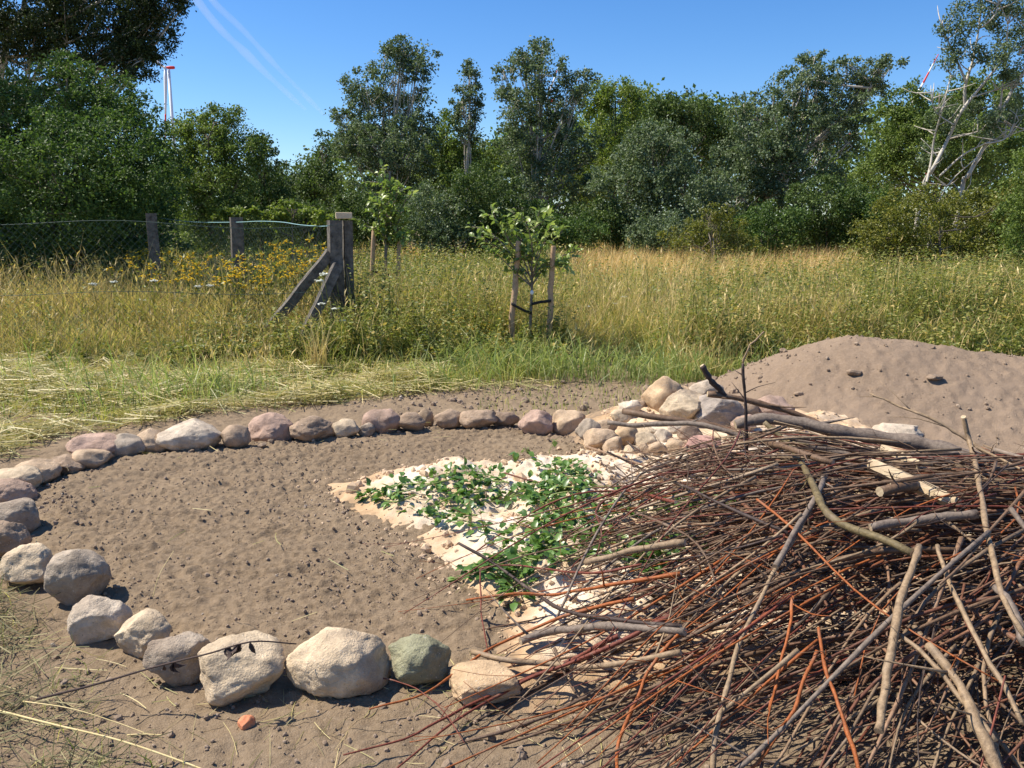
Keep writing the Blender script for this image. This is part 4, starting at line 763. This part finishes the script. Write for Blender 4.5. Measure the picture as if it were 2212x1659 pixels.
# yellow tansy, ochre hypericum and white umbels: one plant each
def plant_proto(name, kind, seed):
    rng = np.random.default_rng(seed); st, fl = MB(), MB()
    if kind == 'white':
        P = spline([(0, 0, 0), (.02, .01, .4), (rng.normal()*.05, 0, .8)], 8); st.add(*tube(P, .004, 4)); c = P[-1]
        for k in range(26):
            a, r = rng.uniform(0, 6.28), .046*math.sqrt(rng.random()); e = c+np.array([math.cos(a)*r, math.sin(a)*r, .03+.006*rng.normal()]); st.add(*tube([c, e], .0012, 3)); V, F = ICO[1]; fl.add(V*np.array([.014, .014, .006])+e, F)
    else:
        for s in range(5 if kind == 'tansy' else 7):
            o = rng.normal(size=2)*.07; top = np.array([o[0]*2+rng.normal()*.05, o[1]*2, rng.uniform(.7, .95)]); P = spline([(o[0], o[1], 0), (o[0]*1.3, o[1]*1.3, .45), top], 7); st.add(*tube(P, .004, 4))
            n = 26; k = rng.integers(1, 7, n); scatter(st, LEAF4_V*np.array([.6, 1, 1]), LEAF4_F, frames(rand_dirs(n, rng)+np.array([0, 0, .3]), rand_dirs(n, rng)), P[k], rng.uniform(.04, .09, n))
            for q in range(7 if kind == 'tansy' else 9):
                e = top+np.array([rng.normal()*.035, rng.normal()*.035, rng.normal()*(.012 if kind == 'tansy' else .06)]); V, F = ICO[1]; fl.add(V*np.array([.016, .016, .007 if kind == 'tansy' else .012])+e, F)
    a = st.mesh('stems', L_WEED); b = fl.mesh('flower_heads', {'tansy': L_YFLOWER, 'ochre': L_OFLOWER, 'white': L_WFLOWER}[kind], False); return a, b
def flowers(name, kind, cat, spots, group):
    pr = [plant_proto(name, kind, 60+i) for i in range(3)]
    for i, (px, py, Y, lab) in enumerate(spots):
        c = D(px, py, Y); top = .98 if kind == 'ochre' else .84; o = empty(name, (c[0], c[1], 0), lab, cat, group)
        o.rotation_euler = (0, 0, i*2.4); sc = c[2]/top; o.scale = (.6+.4*sc, .6+.4*sc, sc)
        for me, nm in zip(pr[i % 3], ('stem', 'blossom')):
            p = bpy.data.objects.new(nm, me); COL.objects.link(p); p.parent = o
rg = np.random.default_rng(4); sp = []
for px, py, Y in [(540, 575, 11.5), (556, 600, 10.9), (548, 603, 10.7), (575, 570, 12), (595, 560, 12.3), (610, 548, 13), (615, 572, 11.6), (640, 568, 11.8), (655, 562, 12), (600, 585, 11.3), (628, 590, 11.2), (650, 590, 11), (395, 575, 12), (380, 565, 12.8), (350, 562, 13), (320, 545, 14), (310, 560, 13.2), (415, 600, 11.4), (440, 590, 11.6), (455, 570, 12.4), (470, 600, 11), (350, 590, 11.6), (330, 580, 12), (290, 575, 12.4), (425, 565, 13), (500, 598, 11), (520, 585, 11.3), (660, 540, 12.6), (640, 545, 12.8), (570, 592, 11.1), (365, 585, 12), (480, 575, 12), (632, 560, 12.2), (585, 550, 13)]:
    sp.append((px, py, Y, 'yellow tansy plant flowering behind the chain link mesh' if Y > 11.05 else 'yellow tansy plant with the largest brightest flower heads left of the brace'))
flowers('tansy_plant', 'tansy', 'flowering plant', sp, 'tansy plants flowering behind the fence')
sp = [(px, py, Y, lab) for px, py, Y, lab in [(1000, 685, 10.2, 'brightest yellow flower clump left of the front sapling'), (975, 695, 10.1, 'yellow flower clump under the brightest one'), (1020, 690, 10.2, 'yellow flower clump between the brightest one and the left stake'), (945, 700, 10.1, 'low yellow flower clump left of the brightest one'), (1060, 695, 10.2, 'ochre flower clump at the foot of the left stake'), (1080, 705, 10.1, 'small ochre flower clump touching the left stake'), (820, 645, 11, 'ochre flowers under the rear sapling'), (850, 650, 10.9, 'brighter ochre flowers under the rear stake'), (785, 660, 10.8, 'ochre flowers right of the corner post'), (800, 640, 11.2, 'ochre flowers behind those right of the corner post'), (870, 655, 10.9, 'ochre flowers right of the rear sapling'), (1560, 650, 12.5, 'yellow flowers beside the thin olive bush'), (1555, 720, 9.6, 'yellow flowers behind the tall upright twig'), (1440, 680, 11.5, 'ochre flowers in the middle of the meadow')]]
flowers('hypericum_plant', 'ochre', 'flowering plant', sp, 'ochre flowers in the meadow')
sp = [(700, 605, 9.9, 'white umbel flower in front of the braces'), (722, 665, 9.6, 'white umbel low before the corner post'), (694, 655, 9.7, 'white umbel before the shorter brace'), (708, 590, 10, 'white umbel near the top of the shorter brace'), (950, 735, 9.5, 'white umbel flower below the yellow clump'), (923, 722, 9.6, 'white umbel above another left of the saplings'), (916, 755, 9.4, 'white umbel low at the meadow edge'), (942, 760, 9.4, 'lowest white umbel at the meadow edge'), (750, 690, 9.6, 'white umbel right of the corner post foot'), (1340, 640, 12, 'white umbel in the middle meadow'), (1330, 655, 11.6, 'white umbel below another in the middle meadow'), (1270, 660, 11.5, 'white umbel right of the right stake'), (1420, 650, 12, 'white umbel left of the thin olive bush'), (820, 660, 10.4, 'white umbel under the rear sapling'), (330, 604, 11, 'white umbel behind the chain link tension wire'), (240, 608, 10.8, 'white flower low behind the mesh at the left'), (205, 612, 10.8, 'leftmost white flower behind the mesh'), (445, 615, 10.8, 'white umbel left of the tansy'), (430, 618, 10.8, 'white umbel beside another left of the tansy'), (1700, 640, 13, 'white umbel above the soil mound')]
flowers('white_umbel', 'white', 'flowering plant', sp, 'white umbels in the meadow')

# ------------------------------------------------------------------ leafy cuttings on the sand
def shoot(label, P, seed, up=0.0, n=24, leaf=.062):
    rng = np.random.default_rng(seed); Q = []
    for i, q in enumerate(P):
        if len(q) == 3: Q.append(D(*q)); continue
        c = G(q[0], q[1], .15); z = float(sand_h(c[:1], c[1:2])[0]); c = G(q[0], q[1], z+.03); Q.append(c+np.array([0, 0, .006+.016*rng.random()]))
    L = spline(Q, 18); o = L[0].copy(); st, lv = MB(), MB(); st.add(*tube(L-o, np.linspace(.0055, .0022, 18), 5)); k = rng.integers(1, 18, n); T = norm(np.gradient(L, axis=0))[k]; side = rng.choice([-1, 1], n)
    S = norm(np.cross(T, np.array([0, 0, 1.0])))*side[:, None]; d = S+T*rng.uniform(-.1, .8, n)[:, None]+rng.normal(size=(n, 3))*.35+np.array([0, 0, .15 if not up else -.8]); b = L[k]+S*.012
    e = rng.uniform(.0, .05, n); O = b+norm(d)*e[:, None]
    for a, c in zip(b, O): st.add(*tube([a-o, c-o], .0014, 3, False))
    O[:, 2] += rng.uniform(0, .018, n)
    for s in (0, .55): scatter(lv, LEAF8_V*np.array([1.15, 1, 1]), LEAF8_F, frames(d+rng.normal(size=(n, 3))*s, rand_dirs(n, rng)*.55+np.array([0, 0, 1])), O-o+rng.normal(size=(n, 3))*.008*s, leaf*rng.uniform(.65, 1.2, n))
    root = empty('leafy_shoot', o, label, 'leafy shoot', 'leafy cuttings strewn over the sand'); st.build('stem', L_STEMG, root); lv.build('leaves', L_SHOOT, root)
SH = [[(980, 1040), (880, 1065), (785, 1085)], [(960, 1050), (870, 1050), (800, 1070)], [(900, 1075), (850, 1090), (790, 1075)], [(1000, 1060), (930, 1100), (870, 1115)], [(1040, 1030), (970, 1030), (900, 1045)], [(1100, 1050), (1030, 1025), (950, 1035)], [(1060, 1060), (1000, 1070), (940, 1060)], [(1120, 1075), (1060, 1090), (1000, 1085)], [(1030, 1120), (980, 1115), (930, 1130)], [(1090, 1160), (1040, 1140), (960, 1120)], [(1250, 1200), (1150, 1190), (1070, 1165)], [(1230, 1215), (1150, 1215), (1080, 1190)], [(1200, 1180), (1130, 1200), (1060, 1220)], [(1150, 1220), (1090, 1230), (1010, 1255)], [(1100, 1215), (1060, 1225), (1020, 1240)], [(1130, 1225), (1115, 1265), (1120, 1295)], [(1160, 1225), (1110, 1250), (1090, 1275)], [(1220, 1175), (1170, 1170), (1110, 1165)],
      [(1330, 1060), (1250, 1060), (1170, 1055)], [(1300, 1075), (1230, 1070), (1160, 1080)], [(1290, 1040), (1230, 1035), (1170, 1040)], [(1380, 1105), (1290, 1120), (1200, 1095)], [(1420, 1070), (1350, 1085), (1280, 1070)], [(1480, 1085), (1410, 1110), (1310, 1115)], [(1330, 1140), (1260, 1130), (1200, 1110)], [(1290, 1165), (1240, 1150), (1180, 1150)], [(1180, 1120), (1150, 1135), (1115, 1145)], [(1400, 1180), (1320, 1175), (1250, 1160)], [(1480, 1195), (1410, 1200), (1340, 1195)], [(1450, 1220), (1400, 1225), (1360, 1230)], [(1530, 1180), (1470, 1180), (1400, 1170)], [(1560, 1105), (1500, 1090), (1430, 1095)], [(1600, 1080), (1540, 1090), (1480, 1110)], [(1340, 1210), (1300, 1200), (1240, 1215)], [(1140, 1075), (1180, 1095), (1240, 1090)], [(1090, 1085), (1130, 1060), (1180, 1040)], [(1200, 1120), (1180, 1090), (1150, 1060)], [(1240, 1040), (1210, 1025), (1180, 1010)], [(1290, 1055), (1250, 1030), (1215, 1005)], [(1090, 1045), (1040, 1045), (985, 1050)]]
for i, P in enumerate(SH): shoot('wilted green leafy shoot lying flat on the pale sand', P, 300+i, 0, 27, .050)
for i, (lab, P) in enumerate([('upright leafy shoot rising highest from the cuttings', [(1200, 1060), (1195, 1010, 5.25), (1185, 970, 5.3), (1195, 960, 5.3)]), ('shoot whose tip droops left over the soil', [(1205, 1065), (1180, 1010, 5.2), (1150, 978, 5.2), (1120, 975, 5.2), (1115, 1005, 5.2)]), ('bushy shoot standing right of the highest one', [(1215, 1055), (1215, 1020, 5.2), (1205, 985, 5.2)]), ('bushy shoot leaning right of the standing shoots', [(1220, 1060), (1240, 1030, 5.2), (1245, 1010, 5.2)])]): shoot(lab, P, 400+i, 1, 26, .062)

# ------------------------------------------------------------------ branch pile
STICKG = 'branches lying in the brushwood pile'
def stick_mesh(mb, L, r0, r1, k=6, rng=RNG, twigs=0):
    n = len(L); R = np.linspace(r0, r1, n)*(1+.10*rng.normal(size=n)); mb.add(*tube(L, np.maximum(R, .0006), k))
    T = norm(np.gradient(L, axis=0))
    for _ in range(twigs):
        i = rng.integers(1, n-1); d = T[i]*.8+rng.normal(size=3)*.5; d[2] = abs(d[2])*.7-.1; ln = rng.uniform(.06, .32); e = L[i]+norm(d)*ln; m = (L[i]+e)/2+rng.normal(size=3)*.012
        mb.add(*tube(spline([L[i], m, e], 5), np.linspace(max(R[i]*.5, .0012), .0009, 5), 4))
def smoothline(P, it=2):
    for _ in range(it): P[1:-1] = .5*P[1:-1]+.25*(P[:-2]+P[2:])
    return P
def rand_stick(rng, layer, near_bias=False):
    while True:
        x = rng.uniform(-.3, 4.4); y = rng.uniform(1.7, 5.25)
        if pile_r2(x, y) < .95 and rng.random() < .35+.65*sstep(.15, .95, x-(PC[0]+.25*(y-3.35)-PA[0])): break
    fan = np.clip((3.55-y)/1.5, -.35, 1); rgt = sstep(1.5, 2.4, x)*fan
    phi = math.pi+.62*fan+rng.normal(0, .24)
    if rng.random() < .19: phi = rng.uniform(math.pi*.75, math.pi*1.75)
    if rng.random() < .3*max(rgt, 0): phi = rng.uniform(math.pi*1.2, math.pi*1.75)
    Ln = rng.uniform(.5, 1.9) if rng.random() < .75 else rng.uniform(.3, .8); n = 10; t = np.linspace(-.62, .38, n); d = np.array([math.cos(phi), math.sin(phi)]); s = np.array([-d[1], d[0]])
    cv = rng.normal(0, .16); cv2 = rng.normal(0, .04); P2 = np.array([x, y])+t[:, None]*Ln*d+(cv*t**2*Ln+cv2*np.sin(t*7+rng.uniform(0, 6))*Ln)[:, None]*s+rng.normal(0, .006, (n, 2))
    tip = P2[-1]; out = math.sqrt(pile_r2(*tip))-1
    if out > 0 and tip[0] < 2.2 and rng.random() > math.exp(-out/(.08+.2*max(fan, 0))): return rand_stick(rng, layer)
    h = pile_h(P2[:, 0], P2[:, 1]); g = base_h(P2[:, 0], P2[:, 1]); z = np.maximum(h*layer, g+.01)+rng.normal(0, .012)
    P = np.c_[P2, z]; ends = P[[0, -1], 2].copy(); P = smoothline(P, 5); P[:, 2] = np.maximum(P[:, 2]+rng.uniform(-.03, .05)*t**2*4, g+.006)
    return P, Ln, x, y
def pile_stuff():
    rng = np.random.default_rng(88); mb = MB()
    for i in range(1900):
        P, Ln, x, y = rand_stick(rng, rng.uniform(.02, .93)); r = rng.uniform(.003, .0075) if rng.random() < .86 else rng.uniform(.0075, .012)
        stick_mesh(mb, P, r, r*.4, 5, rng, int(rng.random() < .4))
    tag(mb.build('brushwood', M_STUFFSTICK), 'tangled mass of cut branches inside the brushwood pile', kind='stuff')
pile_stuff()
BROWN, RED, ORG, TAN, GREYB, DARK, OLIVE = (.15, .092, .056), (.17, .046, .028), (.32, .095, .025), (.29, .205, .125), (.19, .15, .12), (.055, .036, .03), (.15, .115, .055)
def stick_obj(label, L, r0, r1, color, rng, twigs=0, group=STICKG, name='branch', cat='branch'):
    mb = MB(); o = L[0].copy(); stick_mesh(mb, L-o, r0, r1, 8 if r0 > .01 else 6, rng, twigs); ob = mb.build(name, M_STICK); ob.location = o; ob.data.materials.append(M_PALEWOOD)
    for p in ob.data.polygons:
        if p.loop_total > 4: p.material_index = 1; p.use_smooth = False
    ob.color = (*color, 1)
    return tag(ob, label, cat, group)
def on_pile(px, py, lift=.02):
    d = ray(px, py); t = np.arange(1.2, 9, .012); p = np.array([0, 0, CAMZ])+d*t[:, None]
    hit = p[:, 2] <= np.maximum(pile_h(p[:, 0], p[:, 1])*.98, base_h(p[:, 0], p[:, 1])+.015)+lift
    return p[int(np.argmax(hit))]
PROM = [  # label, pixel polyline (x, y[, distance]), start and end half-width in px, colour, twigs
 ('long dark branch lying over the stone heap with a forked stub', [(1528, 851, 5.0), (1600, 862, 5.0), (1690, 885, 4.95), (1752, 908, 4.9), (1790, 930, 4.8)], 7, 6, BROWN, 2),
 ('short dark stub rising to the left above the stone heap', [(1516, 789, 5.0), (1535, 820, 5.0), (1552, 838, 5.0), (1568, 858, 5.0)], 6, 6, DARK, 0),
 ('tall thin upright twig with a pale broken tip', [(1612, 985, 4.2), (1611, 900, 4.2), (1607, 830, 4.2), (1605, 785, 4.2)], 4.2, 3, DARK, 3), ('pale peeled tip bent over at the top of the tall upright twig', [(1605, 786, 4.2), (1612, 762, 4.2), (1628, 738, 4.2), (1651, 716, 4.2)], 2.6, 1.6, TAN, 0),
 ('thick stick with a cut end pointing left over the stone heap', [(1346, 888, 5.0), (1400, 899, 4.9), (1500, 912, 4.8), (1600, 937, 4.7), (1700, 968, 4.55), (1800, 1000, 4.4)], 7, 8, BROWN, 3),
 ('thinner stick below the cut end branch on the stone heap', [(1312, 913, 4.95), (1370, 919, 4.9), (1450, 915, 4.8), (1520, 918, 4.7), (1620, 950, 4.6)], 5, 6, GREYB, 2),
 ('thickest curved log lying along the back of the pile', [(1588, 918, 4.7), (1640, 905, 4.7), (1720, 912, 4.65), (1800, 930, 4.55), (1900, 945, 4.5), (2010, 962, 4.4), (2080, 985, 4.3), (2140, 1003, 4.25)], 11, 20, GREYB, 2),
 ('gnarled root like branch under the thickest log', [(1690, 945, 4.5), (1760, 965, 4.45), (1830, 985, 4.4), (1910, 1000, 4.3), (1960, 990, 4.25), (1985, 985, 4.25), (2020, 1000, 4.2), (2070, 985, 4.2)], 9, 11, GREYB, 5),
 ('long pale thin branch slanting over the soil mound', [(2230, 1050, 4.2), (2180, 1010, 4.3), (2110, 962, 4.4), (2050, 925, 4.5), (1985, 892, 4.6), (1940, 876, 4.7), (1880, 850, 4.8)], 6.5, 2, TAN, 4),
 ('straight stick poking up before the soil mound at the right', [(2081, 900, 3.9), (2098, 965, 3.9), (2118, 1060, 3.8), (2134, 1160, 3.6), (2152, 1240, 3.3), (2168, 1300, 3.1), (2215, 1375, 2.9)], 5.5, 7, TAN, 0),
 ('straight tan stick standing up in the middle of the front pile', [(1985, 1180, 2.95), (1966, 1240, 2.9), (1945, 1300, 2.85), (1930, 1370, 2.8), (1920, 1440, 2.72), (1910, 1500, 2.65), (1898, 1580, 2.6)], 8, 10, TAN, 0),
 ('dark olive branch curving down from the back of the pile', [(1651, 912, 4.3), (1708, 966, 4.15), (1748, 1032, 4.0), (1791, 1116, 3.7), (1858, 1149, 3.55), (1925, 1169, 3.5), (1972, 1196, 3.4)], 6, 9, OLIVE, 3),
 ('long stick running down through the middle of the pile to the picture bottom', [(1751, 1106), (1688, 1206), (1638, 1306), (1591, 1406), (1575, 1473), (1548, 1573), (1540, 1680)], 4, 7, TAN, 2),
 ('purplish stick crossing above the long downward stick', [(1795, 985, 4.0), (1775, 1049, 3.85), (1740, 1110, 3.7), (1708, 1165, 3.6), (1675, 1225, 3.45)], 5, 7, GREYB, 3),
 ('stout stick at the right picture edge below the straight one', [(2150, 1268), (2181, 1306), (2215, 1390)], 8, 11, GREYB, 0), ('stout tan branch running to the lower right corner', [(2003, 1392), (2041, 1433), (2075, 1489), (2108, 1556), (2165, 1680)], 9, 14, TAN, 1),
 ('black stick pointing up left over the white sand', [(990, 1173, 3.4), (1071, 1219, 3.3), (1137, 1269, 3.15), (1221, 1319, 2.95), (1304, 1336, 2.88), (1471, 1353, 2.8)], 3.2, 6, DARK, 1),
 ('orange red stick stretching far left over the sand edge', [(1007, 1296, 3.05), (1104, 1283, 3.03), (1197, 1283, 3.0), (1304, 1266, 3.0), (1471, 1239, 3.0)], 2.4, 5, ORG, 1),
 ('red twig with a kinked end above the sand', [(1039, 1228, 3.3), (1114, 1221, 3.3), (1237, 1236, 3.22), (1304, 1236, 3.2), (1387, 1219, 3.2)], 1.8, 3.4, RED, 1), ('thin red twig hanging straight down to the sandy boulder', [(1037, 1229, 3.3), (1039, 1299, 3.1), (1050, 1390, 2.88), (1060, 1450, 2.74)], 2.2, 1.2, RED, 0),
 ('red stick reaching furthest left along the bottom soil', [(741, 1631), (871, 1596), (967, 1549), (1071, 1496), (1204, 1439), (1337, 1373)], 1.8, 5.5, RED, 2), ('second red stick below the furthest reaching one', [(837, 1680), (930, 1600), (1030, 1530), (1160, 1460), (1320, 1395), (1450, 1330)], 2, 5.5, RED, 2),
 ('orange stick passing over the dark shadow of the green boulder', [(797, 1532), (918, 1499), (1037, 1416), (1104, 1379), (1231, 1326), (1371, 1293)], 2, 4.5, ORG, 1), ('thin dark twig starting under the largest boulder', [(767, 1459), (837, 1468), (904, 1489), (964, 1546), (1004, 1606)], 1.8, 1.2, RED, 1),
 ('bright orange stick at the bottom left of the pile', [(1334, 1680), (1337, 1606), (1377, 1506), (1404, 1439), (1471, 1366)], 5, 4, ORG, 1), ('thick grey branch end lying on the sand', [(1124, 1386), (1187, 1363), (1337, 1353), (1480, 1365)], 9, 10, GREYB, 1),
 ('tan cut branch end lying above the sandy boulder', [(1020, 1408), (1104, 1426), (1204, 1436), (1304, 1439), (1471, 1409)], 6, 7, TAN, 1), ('tan stick with a cut end pointing left among the leaves', [(1264, 1216), (1371, 1189), (1480, 1173)], 7, 8, TAN, 0),
 ('bright orange bent stick in the front of the pile', [(1768, 1356), (1774, 1406), (1808, 1516), (1834, 1589), (1862, 1680)], 3.6, 5, ORG, 1), ('orange stick left of the bright bent one', [(1713, 1289), (1705, 1356), (1681, 1446), (1661, 1536)], 4, 3, ORG, 2), ('orange stick slanting down left in the front of the pile', [(1765, 1406), (1715, 1533), (1658, 1619), (1610, 1680)], 4.4, 4, ORG, 1),
 ('tan stick slanting right towards the lower corner', [(1941, 1369), (2008, 1426), (2075, 1506), (2150, 1600)], 5, 6, TAN, 1), ('long tan stick crossing the right front of the pile', [(2025, 1179), (2048, 1249), (2091, 1339), (2141, 1439), (2208, 1563)], 5, 6, TAN, 2),
 ('forked grey twigs standing left of the pile over the leaves', [(1200, 1340, 3.5), (1245, 1240, 3.75), (1290, 1150, 4.0), (1340, 1070, 4.2), (1400, 1015, 4.3), (1470, 990, 4.4)], 3.2, 2, GREYB, 4),
 ('thin reddish arc curving over the leafy cuttings', [(1030, 1190), (1110, 1135), (1190, 1085, 4.0), (1270, 1062, 4.0), (1350, 1060, 4.0), (1460, 1085, 3.9)], 1.6, 4, RED, 1),
 ('dark thin stick pointing at the far soil from the pile', [(1310, 975, 4.6), (1400, 1020, 4.5), (1500, 1060, 4.3), (1600, 1110, 4.1), (1700, 1150, 3.9)], 2.2, 4.5, DARK, 3),
 ('broken branch end with splintered wood at the right edge', [(1900, 1062, 4.1), (1960, 1050, 4.1), (2060, 1045, 4.05), (2230, 1045, 4.0)], 11, 13, BROWN, 0),
 ('smooth grey branch lying level at the right of the pile', [(1880, 1140), (1960, 1125), (2060, 1115), (2110, 1110)], 9, 11, GREYB, 0)]
rp = np.random.default_rng(99)
for lab, P, w0, w1, col, tw in PROM:
    Q = [on_pile(*q, .035) if len(q) == 2 else D(*q) for q in P]
    Q = [on_pile(*t[:2], .03+.0025*max(w0, w1)) if q[2] < max(float(base_h(q[:1], q[1:2])[0])+.012, .8*float(pile_h(q[:1], q[1:2])[0])) else q for q, t in zip(Q, P)]; L = spline(Q, 4*len(Q)); L[1:-1] += rp.normal(size=(len(L)-2, 3))*.003; L = smoothline(L, 1)
    stick_obj(lab, L, w0*depth(Q[0])/FPX, w1*depth(Q[-1])/FPX, col, rp, tw, 'single branches standing out of the pile')
def fan_stick(rng):
    x, y = rng.uniform(.55, 1.5), rng.uniform(2.15, 3.7); f = np.clip((3.6-y)/1.3, 0, 1); phi = math.pi+.12+.55*f+rng.normal(0, .14); Ln = rng.uniform(.8, 1.45); n = 10; t = np.linspace(0, 1, n); d = np.array([math.cos(phi), math.sin(phi)]); sd = np.array([-d[1], d[0]])
    P2 = np.array([x, y])+t[:, None]*Ln*d+(rng.normal(0, .12)*t**2*Ln)[:, None]*sd+rng.normal(0, .004, (n, 2)); g = base_h(P2[:, 0], P2[:, 1]); z0 = float(pile_h(P2[:1, 0], P2[:1, 1])[0])*rng.uniform(.5, 1); z1 = rng.uniform(.02, .2)
    P = np.c_[P2, np.maximum(z0*(1-t)+z1*t+.10*np.sin(t*3.1)*rng.uniform(-.3, 1), g+.008)]; return smoothline(P, 2)
for i in range(34):
    lab, c = [('thin dark red twig fanning out of the left side of the brushwood pile', RED), ('thin orange twig fanning out of the left side of the brushwood pile', ORG), ('thin brown twig fanning out of the left side of the brushwood pile', BROWN)][i % 3]; r = rp.uniform(.003, .0055)
    stick_obj(lab, fan_stick(rp), r, r*.3, tuple(np.array(c)*rp.uniform(.8, 1.2)), rp, int(rp.integers(2, 6)), 'twigs fanning out of the brushwood pile')
KIND = {'thin red': ('thin dark red twig lying in the brushwood pile', RED), 'thin orange': ('thin orange twig lying in the brushwood pile', ORG), 'brown': ('brown branch lying in the brushwood pile', BROWN), 'tan': ('dusty tan branch lying in the brushwood pile', TAN), 'grey': ('thick greyish branch lying in the brushwood pile', GREYB), 'dark': ('blackish twig lying in the brushwood pile', DARK)}
for i in range(228):
    P, Ln, x, y = rand_stick(rp, rp.uniform(.93, 1.08)); front = sstep(3.7, 2.4, y) if False else 1-sstep(2.5, 3.7, y)
    pr = np.array([.16+.2*front, .05+.22*front, .32, .20, .07, .15]); k = rp.choice(6, p=pr/pr.sum()); key = list(KIND)[k]; lab, c = KIND[key]
    r = {0: rp.uniform(.0026, .005), 1: rp.uniform(.0028, .0055), 2: rp.uniform(.004, .008), 3: rp.uniform(.0045, .009), 4: rp.uniform(.006, .009), 5: rp.uniform(.003, .006)}[int(k)]
    c = tuple(np.array(c)*rp.uniform(.8, 1.25)); stick_obj(lab, P, r, r*.42 if k != 4 else r*.7, c, rp, int(rp.integers(1, 6)) if k != 4 else 1, STICKG if k != 4 else STICKG)

def split_wood(label, P, w, t, name, roll=.6):
    a, q = on_pile(*P[0], .03), on_pile(*P[-1], .0); d = norm(q-a); s = norm(np.cross(d, np.array([0, .5, 1]))); u = np.cross(s, d); n = 12; rng = np.random.default_rng(5); V = []
    for k in range(n):
        f = k/(n-1); o = a+(q-a)*f; ww = w*(1-.35*abs(f-.4))*(.35 if k in (0, n-1) else 1)*(1+.08*rng.normal()); V += [o-s*ww-u*t*.3, o+s*ww*.2-u*t, o+s*ww-u*t*.2, o+s*ww*.9+u*t*.4, o+u*t*.8*(1+.1*rng.normal()), o-s*ww*.9+u*t*.5]
    i = np.arange(n-1)[:, None]*6; j = np.arange(6)[None]; F = np.stack([i+j, i+(j+1) % 6, i+6+(j+1) % 6, i+6+j], -1).reshape(-1, 4); mb = MB(); mb.add(np.array(V)-a, F, [[5, 4, 3, 2, 1, 0], list(range(6*n-6, 6*n))]); o = mb.build(name, M_PALEWOOD, smooth=False); o.location = a; tag(o, label, 'split wood')
split_wood('long pale split piece of wood wedged in the top of the pile', [(1878, 1000), (1970, 1042), (2070, 1088)], .045, .03, 'split_log'); split_wood('short broken stump end showing pale wood below the thickest log', [(1905, 968), (1940, 985), (1985, 1004)], .028, .025, 'broken_stump')

# dry stem and straw stalks at the near left
def stem(label, P, r0, r1, mat, name, leaves=0):
    L = spline([G(x, y, z) for x, y, z in P], 24); o = L[0].copy(); mb = MB(); mb.add(*tube(L-o, np.linspace(r0, r1, 24), 6)); ob = mb.build(name, mat); ob.location = o; tag(ob, label, 'dry stem')
    if leaves:
        rng = np.random.default_rng(6); lv = MB(); k = rng.choice([11, 12, 17, 18, 19], leaves); d = rng.normal(size=(leaves, 3))*.5+np.array([0, 0, -1]); scatter(lv, LEAF8_V*np.array([.7, 1, 3]), LEAF8_F, frames(d, rand_dirs(leaves, rng)), L[k]-o, rng.uniform(.02, .05, leaves)); lv.build('withered_leaves', mat, ob)
stem('long dark dry stem with withered leaves stretched across the near boulders', [(80, 1510, .06), (200, 1480, .10), (330, 1442, .16), (450, 1412, .24), (545, 1386, .27), (640, 1391, .22)], .0042, .0022, M_DARKSTEM, 'dry_stem', 18)
M_STALK = plain_noise('yellow_straw_stalk', (.55, .42, .18), (.68, .55, .28), 30, .6, 0)
stem('thick yellow straw stalk crossing the lower left corner', [(-30, 1528, .05), (120, 1566, .07), (260, 1600, .07), (420, 1655, .05), (520, 1700, .03)], .0036, .0026, M_STALK, 'straw_stalk')
stem('thin straw stalk lying above the thick one at the lower left', [(50, 1515, .06), (150, 1530, .07), (250, 1560, .04), (330, 1590, .02)], .0022, .0014, M_STALK, 'straw_stalk')
stem('pale upright straw standing in the soil bed behind a cream boulder', [(330, 1290, .06), (345, 1240, .14), (375, 1190, .2)], .0018, .001, M_STALK, 'straw_stalk')
stem('flat yellow straw piece lying on the soil near the bottom edge', [(275, 1588, .01), (310, 1586, .012), (350, 1588, .01)], .003, .002, M_STALK, 'straw_stalk')
